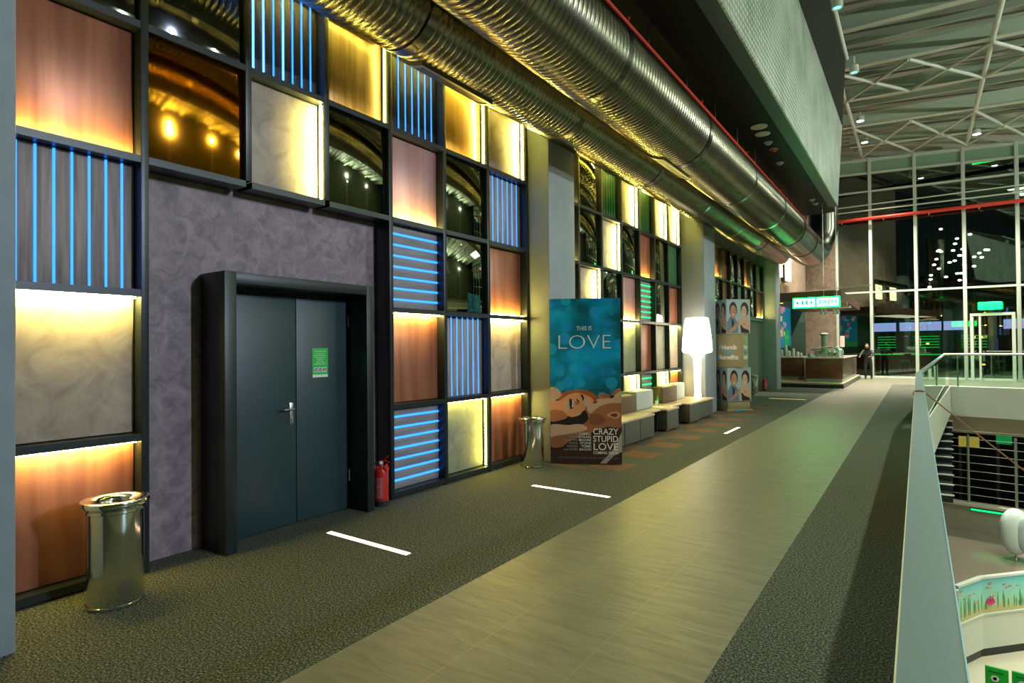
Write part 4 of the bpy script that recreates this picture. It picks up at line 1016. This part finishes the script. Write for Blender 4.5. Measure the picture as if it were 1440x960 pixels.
def downlight(x, y, z, lb, power=0, col=(1, .96, .9), small=False, em=None):
    t = thing('downlight', lb, 'downlight', (x, y, z))
    r = .16 if not small else .11
    MB().lathe([(.05, .22), (r * .9, .18), (r, .02), (r, 0), (r - .02, 0), (r - .03, .03)], n=24).build('reflector', M_steelw, t)
    MB().lathe([(r - .03, .02), (.0, .021)], n=24).build('lens', em or E_DOWN, t)
    MB().tube([(0, 0, .2), (0, 0, .42)], .02, 8).build('bracket', M_steelw, t)
    if power:
        l = bpy.data.lights.new('downlight_lamp', 'SPOT'); l.energy = power; l.color = col; l.spot_size = 1.6; l.spot_blend = .8; l.shadow_soft_size = .15
        lo = bpy.data.objects.new('lamp', l); COL.objects.link(lo); lo.parent = t; lo.location = (0, 0, -.05)
W1 = (1, .90, .74)
downlight(-1.89, 29.0, 11.35, 'upper left roof downlight by the mesh screen', 8500, W1)
downlight(-1.94, 32.2, 11.35, 'roof downlight nearest the top of the glass wall at left', 8500, W1)
downlight(2.18, 31.4, 10.6, 'roof downlight over the bridge right of centre', 7000, W1)
GC = emit('teal_lens', (.2, .8, .65), 2.)
downlight(-1.28, 13.84, 8.78, 'nearer small teal lamp hung at the soffit edge', small=True, em=GC)
downlight(-1.22, 17.0, 8.62, 'farther small green lamp hung at the soffit edge', small=True, em=GC)

# ------------------------------------------------------------------ lower levels in the void
FZ = -5.6
struct(MB().box(-6, 22, -6, 46, FZ - .2, FZ).build('floor_lower', mat('polished_floor', (.60, .55, .44), .22)))
struct(MB().prism([(-3, 21.0, FZ), (14, 20.0, FZ), (14, 27.0, FZ), (.45, 28.9, FZ), (-3, 29.3, FZ)], (0, 0, .02)).build('floor_lower_band', mat('floor_reflection_tone', (.20, .18, .14), .15)))  # dim brown reflection on the floor, painted as a darker strip
struct(MB().prism([(.45, 28.9, FZ), (12, 26.9, FZ), (12, 27.3, FZ), (.45, 29.3, FZ)], (0, 0, 1.0)).build('trim_6', mat('low_wall_panel', (.36, .34, .26), .3)))
struct(MB().prism([(.45, 28.8, FZ + 1.0), (12, 26.8, FZ + 1.0), (12, 27.35, FZ + 1.0), (.45, 29.35, FZ + 1.0)], (0, 0, .09)).build('trim_7', mat('wall_cap', (.58, .52, .42), .4)))
sf = thing('cable_balustrade', 'tall posts with taut level cables beneath the bridge', 'balustrade', (0, 0, 0))
for k, x in enumerate((1.56, 2.96, 4.4, 5.8, 7.2)):
    y = 29.1 - .173 * (x - .45); MB().tube([(x, y, FZ + 1.09), (x, y, -1.86)], .045, 10).build('post', mat('post_grey', (.22, .28, .22), .4), sf)
for k in range(9):
    z = FZ + 1.4 + .31 * k
    MB().tube([(.5, 29.1, z), (7.6, 27.9, z)], .010, 6).build('cable', M_steelw, sf)
st = thing('escalator', 'dark escalator flank with pale step edges below the walkway', 'escalator', (0, 0, 0))
mb = MB()
for k in range(8, 18):
    yy = 15.5 + .74 * k; zz = -4.1 + .165 * k
    mb.prism([(.15, yy, zz - .2), (.15, yy + .74, zz - .2), (.15, yy + .74, zz), (.15, yy, zz)], (.42 + .028 * k, 0, 0))
    MB().prism([(.15, yy - .02, zz), (.15, yy + .06, zz), (.15, yy + .06, zz + .035), (.15, yy - .02, zz + .035)], (.45 + .028 * k, 0, 0)).build('step_edge', M_white, st)
mb.build('steps', M_frame, st)
# dark shop rooms behind the posts
struct(MB().prism([(-2, 33.5, FZ), (12, 31.5, FZ), (12, 31.7, FZ), (-2, 33.7, FZ)], (0, 0, 3.8)).build('wall_lower_back', M_black))
for i, (x, z, w, h, mt, lb) in enumerate(((1.75, -2.75, .7, .45, emit('shop_yellow', (.5, .42, .05), .5), 'yellow and red display box in the dark room under the bridge'), (2.9, -2.5, .5, .9, emit('shop_green', (.0, .35, .08), .5), 'green lit display board in the dark room under the bridge'))):
    t = thing('display_board', lb, 'display', (x, 32.0 - .14 * x, z)); MB().box(-w / 2, w / 2, 0, .1, 0, h).build('board', mt, t)
    MB().box(-w / 2, -w / 2 + .1, .02, .12, FZ - z, 0).build('support', M_frame, t)
gl_ = thing('green_light_line', 'green glowing light line along the low wall under the bridge', 'light strip', (0, 0, 0))
MB().prism([(1.6, 28.62, FZ + .86), (12, 26.82, FZ + .86), (12, 26.84, FZ + .86), (1.6, 28.64, FZ + .86)], (0, 0, .06)).build('led_strip', emit('green_line', (.0, .6, .12), 3.), gl_)
MB().prism([(1.6, 28.64, FZ + .84), (12, 26.84, FZ + .84), (12, 26.9, FZ + .84), (1.6, 28.9, FZ + .84)], (0, 0, .10)).build('channel', M_frame, gl_)
# egg chair
eg = thing('pod_chair', 'white rounded pod chair on the lower floor', 'chair', (2.62, 25.8, FZ))
MB().ball((0, 0, .95), .45, .40, .78, 24).build('shell', mat('pod_white', (.6, .72, .68), .35), eg)
MB().ball((.22, -.24, .95), .30, .22, .60, 20).build('inner_pad', mat('pod_pad', (.38, .48, .46), .6), eg)
MB().lathe([(.3, 0), (.3, .03), (.04, .05), (.04, .25)], n=24).build('pedestal', M_satin, eg)
# play-area kiosk with the underwater print
ks = thing('kiosk', 'faceted kiosk wall with an underwater fish print on the lower floor', 'kiosk', (0, 0, FZ))
K = [(.655, 16.40), (1.155, 17.36), (2.6, 18.9), (5.0, 20.0)]
def wallrun(z0, z1, off, mt, nm, th=.1):
    for i, (a_, b_) in enumerate(zip(K, K[1:])):
        dx, dy = b_[0] - a_[0], b_[1] - a_[1]; L_ = math.hypot(dx, dy); n_ = (dy / L_, -dx / L_)
        A_ = (a_[0] + n_[0] * off, a_[1] + n_[1] * off, z0); B_ = (b_[0] + n_[0] * off, b_[1] + n_[1] * off, z0)
        MB().prism([A_, B_, (B_[0], B_[1], z1), (A_[0], A_[1], z1)], (-n_[0] * th, -n_[1] * th, 0)).build(nm, mt, ks)
wallrun(0, .20, -.04, M_frame, 'dark_base'); wallrun(.20, .98, 0, M_white, 'white_wall'); wallrun(.98, 1.02, .03, M_white, 'ledge')
def aqua():
    mt, nt, b = new_mat('underwater_print'); N = nt.nodes; L = nt.links
    tc = N.new('ShaderNodeTexCoord'); sp = N.new('ShaderNodeSeparateXYZ'); L.new(tc.outputs['Object'], sp.inputs[0])
    nz = N.new('ShaderNodeTexNoise'); nz.inputs['Scale'].default_value = 4; L.new(tc.outputs['Object'], nz.inputs['Vector'])
    ad = N.new('ShaderNodeMath'); ad.operation = 'MULTIPLY_ADD'; ad.inputs[1].default_value = .12; L.new(nz.outputs['Fac'], ad.inputs[0]); L.new(sp.outputs[2], ad.inputs[2])
    mr = N.new('ShaderNodeMapRange'); mr.inputs[1].default_value = 1.05; mr.inputs[2].default_value = 1.85; L.new(ad.outputs[0], mr.inputs[0])
    cr = N.new('ShaderNodeValToRGB'); e = cr.color_ramp.elements
    e[0].position = .18; e[0].color = (.50, .45, .20, 1); e[1].position = 1; e[1].color = (.10, .50, .60, 1)
    for pp, c in ((.24, (.42, .55, .30, 1)), (.45, (.28, .66, .50, 1)), (.8, (.20, .62, .62, 1))):
        x = e.new(pp); x.color = c
    L.new(mr.outputs[0], cr.inputs[0]); L.new(cr.outputs[0], b.inputs['Base Color']); b.inputs['Roughness'].default_value = .3
    return mt
wallrun(1.02, 1.82, 0, aqua(), 'print_panel'); wallrun(1.82, 1.87, .02, M_white, 'top_cap')
for i, (a_, b_) in enumerate(zip(K, K[1:])):
    dx, dy = b_[0] - a_[0], b_[1] - a_[1]; L_ = math.hypot(dx, dy); n_ = Vector((dy / L_, -dx / L_, 0)); d_ = Vector((dx / L_, dy / L_, 0)); o_ = Vector((a_[0], a_[1], 0))
    mb = MB(); random.seed(11 + i)
    n_f = int(L_ * 9)
    for k in range(n_f):
        u = random.uniform(.08, L_ - .08); z = random.uniform(1.3, 1.72); s_ = random.uniform(.03, .055); mb.mi = k % 3
        c_ = o_ + d_ * u + n_ * (.002 + .0003 * k) + Vector((0, 0, z))
        mb.prism([c_ + d_ * (s_ * x) + Vector((0, 0, s_ * .7 * y)) for x, y in ((-1, 0), (-.4, .7), (.4, .5), (.8, 0), (1.3, .5), (1.3, -.5), (.8, -.0), (.4, -.5), (-.4, -.7))], n_ * .0008)
    mb.build('printed_fish', [mat('fish_orange', (.75, .25, .10), .5), mat('fish_yellow', (.7, .55, .12), .5), mat('fish_red', (.7, .12, .12), .5)], ks)
    mb = MB()
    for k in range(int(L_ * 13)):
        u = random.uniform(.05, L_ - .05); h_ = random.uniform(.15, .5); c_ = o_ + d_ * u + n_ * (.001) + Vector((0, 0, 1.10))
        mb.prism([c_, c_ + d_ * .02, c_ + d_ * .035 + Vector((0, 0, h_ * .5)), c_ + d_ * .01 + Vector((0, 0, h_)), c_ - d_ * .02 + Vector((0, 0, h_ * .6))], n_ * .0012)
    mb.build('printed_weed', mat('weed_print', (.08, .36, .14), .5), ks)
    if i == 1:
        mb = MB(); c_ = o_ + d_ * .22 + n_ * .006 + Vector((0, 0, 1.2))
        for k in range(7):
            a2 = math.radians(-65 + k * 21.6); v_ = d_ * math.sin(a2) + Vector((0, 0, math.cos(a2)))
            mb.tube([c_, c_ + v_ * .12, c_ + v_ * (.2 - .02 * abs(k - 3))], [.02, .016, .018], 6)
        mb.build('printed_coral', mat('coral_pink', (.75, .05, .25), .5), ks)
wp = thing('white_post', 'slim white post at the near corner of the fish print kiosk', 'post', (.60, 15.9, FZ))
MB().box(-.05, .05, -.05, .05, 0, 1.95, .006).build('post_shaft', M_white, wp); MB().box(-.07, .07, -.07, .07, 0, .03).build('post_base', M_white, wp)
for i, x in enumerate((1.13, 1.52)):
    t = thing('advert_board', ('left', 'right')[i] + ' green advertising board with a white swirl, below the kiosk', 'advert board', (x, 14.15 + .03 * i, FZ))
    MB().box(-.17, .17, 0, .05, 0, 1.2, .004).build('board', mat('advert_green', (.0, .42, .03), .5), t)
    MB().lathe([(.06, -.004), (.06, 0), (.03, 0), (.03, -.004)], (-.03, 0, 1.0), 24, 'Y').build('swirl_mark', M_paper, t)
    MB().box(-.12, .1, -.003, 0, 1.11, 1.13).build('print_line', mat('dark_green_print', (0, .12, .03), .6), t)
    MB().box(-.15, .15, -.1, .15, 0, .02).build('foot', M_frame, t)
pp_ = thing('potted_plant', 'leafy plant in front of the green advertising boards', 'plant', (1.36, 13.35, FZ))
MB().lathe([(.09, 0), (.13, .4), (.11, .4), (.08, .05)], n=18).build('pot', M_white, pp_)
mb = MB()
for k in range(90):
    a_ = random.uniform(0, 2 * PI); e_ = random.uniform(.3, 1.45); L_ = random.uniform(.3, .62)
    d_ = Vector((math.cos(a_) * math.cos(e_), math.sin(a_) * math.cos(e_), math.sin(e_))); q = Vector((0, 0, .4)); sd = Vector((-math.sin(a_), math.cos(a_), 0)) * .03
    mb.quad(q + d_ * L_ * .2, q + d_ * L_ * .7 + sd, q + d_ * L_, q + d_ * L_ * .7 - sd)
mb.build('foliage', M_leaf, pp_)

# ------------------------------------------------------------------ food court beyond the glass
struct(MB().box(-8, 22, 35.9, 60, -.3, 0).build('floor_food_court', mat('court_floor', (.20, .17, .13), .3)))
struct(MB().box(-8, 22, 47, 47.2, 0, 12).build('wall_food_court', M_black))
struct(MB().box(-8, 22, 35.9, 47, 11.6, 11.8).build('ceiling_food_court', M_black))
ang = -.165
for i, (x, y, w) in enumerate(((-1.7, 44.0, 1.25), (-.45, 43.9, 1.0), (.65, 43.7, 1.15), (1.82, 43.5, 1.1), (4.6, 43.0, 1.2))):
    t = thing('menu_screen', ['leftmost', 'second', 'third', 'fourth', 'rightmost'][i] + ' blue lit menu screen in the food court', 'screen', (x, y, 2.52), ang)
    MB().box(-w / 2, w / 2, 0, .08, 0, .6, .01).build('casing', M_frame, t)
    MB().box(-w / 2 + .02, w / 2 - .02, -.006, 0, .03, .57).build('display', E_SCR, t)
    mb = MB()
    for k in range(5): xx = -w / 2 + .1 + k * w / 5; mb.box(xx, xx + .1, -.009, -.007, .1 + .07 * (k % 3), .35 + .05 * (k % 2))
    mb.build('picture_item', E_SCR2, t)
    MB().tube([(0, .04, .6), (0, .04, 9.0)], .02, 6).build('hanger', M_frame, t)
for i, (x, y, w, z0) in enumerate(((-1.5, 44.3, 1.6, 0), (.6, 43.95, 1.9, 0), (2.9, 43.5, 1.8, 0))):
    t = thing('serving_counter', ['left', 'middle', 'right'][i] + ' food court counter with green glowing rack', 'counter', (x, y, 0), ang)
    MB().box(-w / 2, w / 2, 0, .7, 0, 1.1, .01).build('body', mat('court_counter', (.06, .03, .02), .4), t)
    MB().box(-w / 2, w / 2, -.02, .02, 1.05, 1.12).build('edge_light', E_GLINE, t)
    mb = MB()
    for k in range(5): mb.box(-w / 2 + .1, w / 2 - .5, .3, .33, 1.5 + .17 * k, 1.54 + .17 * k)
    mb.build('glowing_shelf', E_GLINE, t)
    MB().box(-w / 2 + .08, -w / 2 + .12, .3, .35, 1.1, 2.3).box(w / 2 - .5, w / 2 - .46, .3, .35, 1.1, 2.3).build('rack_post', M_frame, t)
for i, (x, z, y) in enumerate(((.5, 1.75, 43.3), (2.6, 1.0, 43.0), (3.0, 2.1, 42.6), (3.0, .55, 41.5))):
    t = thing('court_lamp', ['lamp with orange glow above the middle counter', 'small orange lamp by the right counter', 'upper orange lamp behind the glass door', 'low orange lamp behind the glass door'][i], 'lamp', (x, y, z))
    MB().ball((0, 0, 0), .09, .09, .06).build('globe', emit('court_orange', (1, .4, .1), 4.), t)
    MB().tube([(0, 0, .05), (0, 0, 9.6 - z)], .008, 6).build('cord', M_frame, t)
# white framed chairs seen through the glass
def chair(loc, rz, lb):
    t = thing('cafe_chair', lb, 'chair', loc, rz)
    mt = mat('chair_frame', (.35, .48, .38), .4)
    for sx in (-.2, .2):
        MB().tube([(sx, -.2, 0), (sx, -.2, .45)], .014, 6).build('leg', mt, t); MB().tube([(sx, .2, 0), (sx, .22, .9)], .014, 6).build('leg', mt, t)
    MB().box(-.22, .22, -.22, .22, .44, .47, .006).build('seat', mt, t)
    MB().box(-.2, .2, .2, .23, .72, .88, .006).build('backrest', mt, t)
for i, (x, y, lb) in enumerate(((-.6, 39.2, 'pale chair standing alone behind the left glass pane'), (1.2, 38.8, 'pale chair behind the pane left of the glass door'), (2.7, 38.4, 'pale chair straight behind the glass door'), (3.3, 38.9, 'pale chair behind the right side of the glass door'))):
    chair((x, y, 0), PI + .2 * i, lb)
# cluster of hanging bulbs beyond the glass
BL = [[1.25, 43.59, 8.68], [1.95, 43.47, 7.81], [2.48, 43.39, 7.82], [1.13, 43.61, 7.32], [1.05, 43.62, 7.15], [1.16, 43.61, 6.97], [0.87, 43.65, 6.43], [1.07, 43.62, 6.07], [0.72, 43.68, 5.88], [0.68, 43.69, 5.54], [1.81, 43.5, 7.36], [2.21, 43.43, 7.22], [1.74, 43.51, 7.07], [2.14, 43.44, 6.93], [1.83, 43.49, 6.54], [1.56, 43.54, 6.36], [1.96, 43.47, 5.85], [2.09, 43.45, 5.75], [2.62, 43.36, 6.5], [2.95, 43.31, 6.88], [3.15, 43.27, 6.9], [3.37, 43.24, 7.08], [2.68, 43.35, 6.11], [2.95, 43.31, 6.46], [0.64, 43.69, 5.15], [2.01, 43.46, 5.34], [1.45, 43.56, 5.73], [0.98, 43.64, 6.73], [2.0, 43.47, 6.7], [2.29, 43.42, 6.32]]
t0 = None
for i, (x, y, z) in enumerate(BL):
    if t0 is None:
        t0 = thing('pendant_bulb', 'small bright bulb in the hanging cluster beyond the glass wall', 'pendant light', (x, y, z), group='bulbs of the hanging cluster beyond the glass')
        MB().ball((0, 0, 0), .095, .095, .06, 12).build('bulb', emit('bulb', (1, .9, .72), 9.), t0)
        MB().tube([(0, 0, .05), (0, 0, 2.9)], .004, 5).build('cord', M_frame, t0)
    else: dup(t0, (x, y - .3 - .2 * ((i * 5) % 13), z))
gt = thing('green_tube_light', 'green light tube high behind the upper right panes', 'light strip', (3.6, 37.5, 10.9), ang)
MB().tube([(-1.2, 0, 0), (1.6, 0, -.05)], .03, 8).build('tube', emit('green_tube_high', (0, 1, .1), 3.), gt)
for x in (-.8, 1.2): MB().tube([(x, 0, .03), (x, 0, .7)], .01, 6).build('hanger', M_frame, gt)

# ------------------------------------------------------------------ far side of the void (seen in the mirrors)
struct(MB().box(11.8, 12.0, -4, 27, FZ, -.3).build('wall_right_lower', mat('far_fascia', (.3, .3, .25), .6)))
struct(MB().box(12, 16, -4, 36, -.4, 0).build('floor_right_gallery', M_tile))
struct(MB().box(15.8, 16, -4, 36, 0, 12).build('wall_right', mat('olive_wall', (.10, .11, .06), .6)))
struct(MB().box(-6, 16, -4.3, -4.1, FZ, 12).build('wall_back', mat('olive_wall', (.10, .11, .06), .6)))
struct(MB().box(-4.2, -.5, -3.95, -3.9, 0, 6).build('wall_back_inner', mat('olive_wall', (.10, .11, .06), .6)))

def area(name, loc, rot, sx, sy, e, col, parent=None):
    l = bpy.data.lights.new(name, 'AREA'); l.shape = 'RECTANGLE'; l.size = sx; l.size_y = sy; l.energy = e; l.color = col
    o = bpy.data.objects.new(name, l); COL.objects.link(o); o.location = loc; o.rotation_euler = rot; return o
for i, (xx, yy) in enumerate(((3.0, 3.0), (6.5, 5.5), (3.0, 9.0), (6.5, 12.0), (3.0, 15.5), (6.5, 19.0), (3.2, 22.0))):  # out-of-view downlights added as fill for the hall
    downlight(xx, yy, ZR(xx, 0) - .45, ['first', 'second', 'third', 'fourth', 'fifth', 'sixth', 'seventh'][i] + ' roof downlight added out of view over the void, counted from behind the viewer', 1700, (.88, 1, .72))
# made-up lamps on masts, out of view, added to brighten roof and panel wall
for i, yy in enumerate((6.0, 15.0, 24.0)):
    t = thing('fill_light_mast', ['nearest', 'middle', 'farthest'][i] + ' fill light mast added out of view on the far gallery to brighten the roof', 'lamp', (14.6, yy, 7.5))
    MB().tube([(0, 0, -7.5), (0, 0, -.1)], .06, 12).build('mast', M_steelw, t)
    MB().lathe([(.05, -.1), (.16, .0), (.17, .03), (.14, .02)], n=20).build('lamp_head', M_steelw, t)
    l = bpy.data.lights.new('roof_fill', 'SPOT'); l.energy = 4200; l.color = (.90, 1, .84); l.spot_size = 2.5; l.spot_blend = .5; l.shadow_soft_size = .12
    lo = bpy.data.objects.new('lamp', l); COL.objects.link(lo); lo.parent = t; lo.location = (0, 0, .06); lo.rotation_euler = Vector((-1, 0, .75)).to_track_quat('-Z', 'Y').to_euler()
    if i < 2:  # second unseen lamp added to wash the panel wall
        MB().tube([(-.12, 0, -1.0), (-.26, 0, -1.05)], [.10, .13], 20).build('lamp_head', M_steelw, t)
        MB().tube([(0, 0, -1.0), (-.13, 0, -1.0)], .02, 8).build('bracket', M_steelw, t)
        l = bpy.data.lights.new('wall_fill', 'SPOT'); l.energy = (5200, 6500)[i]; l.color = ((.62, .72, 1), (.95, 1, .95))[i]; l.spot_size = (.62, .62)[i]; l.spot_blend = 1; l.shadow_soft_size = .13
        lo = bpy.data.objects.new('lamp', l); COL.objects.link(lo); lo.parent = t; lo.location = (-.28, 0, -1.05); lo.rotation_euler = (Vector((-4.9, (2.6, 10.5)[i], 1.8)) - Vector((14.3, yy, 6.45))).to_track_quat('-Z', 'Y').to_euler()
area('hall_fill_far', (4.5, 27, 9.8), (0, 0, 0), 5, 4, 420, (.85, 1, .80))  # fill light added for the far hall, no fixture
area('lower_flood', (4.5, 20, -2.0), (0, 0, 0), 4, 5, 260, (1, .93, .78))
# cafe light
area('cafe_flood', (-3.2, 28.5, 3.4), (0, 0, 0), 1.6, 5, 60, (1, .86, .62))

w = bpy.data.worlds.new('world'); scene.world = w; w.use_nodes = True
w.node_tree.nodes['Background'].inputs[0].default_value = (.10, .16, .17, 1); w.node_tree.nodes['Background'].inputs[1].default_value = .10

vs = scene.view_settings; vs.view_transform = 'Standard'; vs.look = 'None'; vs.gamma = 1; vs.use_curve_mapping = False
vs.exposure = 0.0
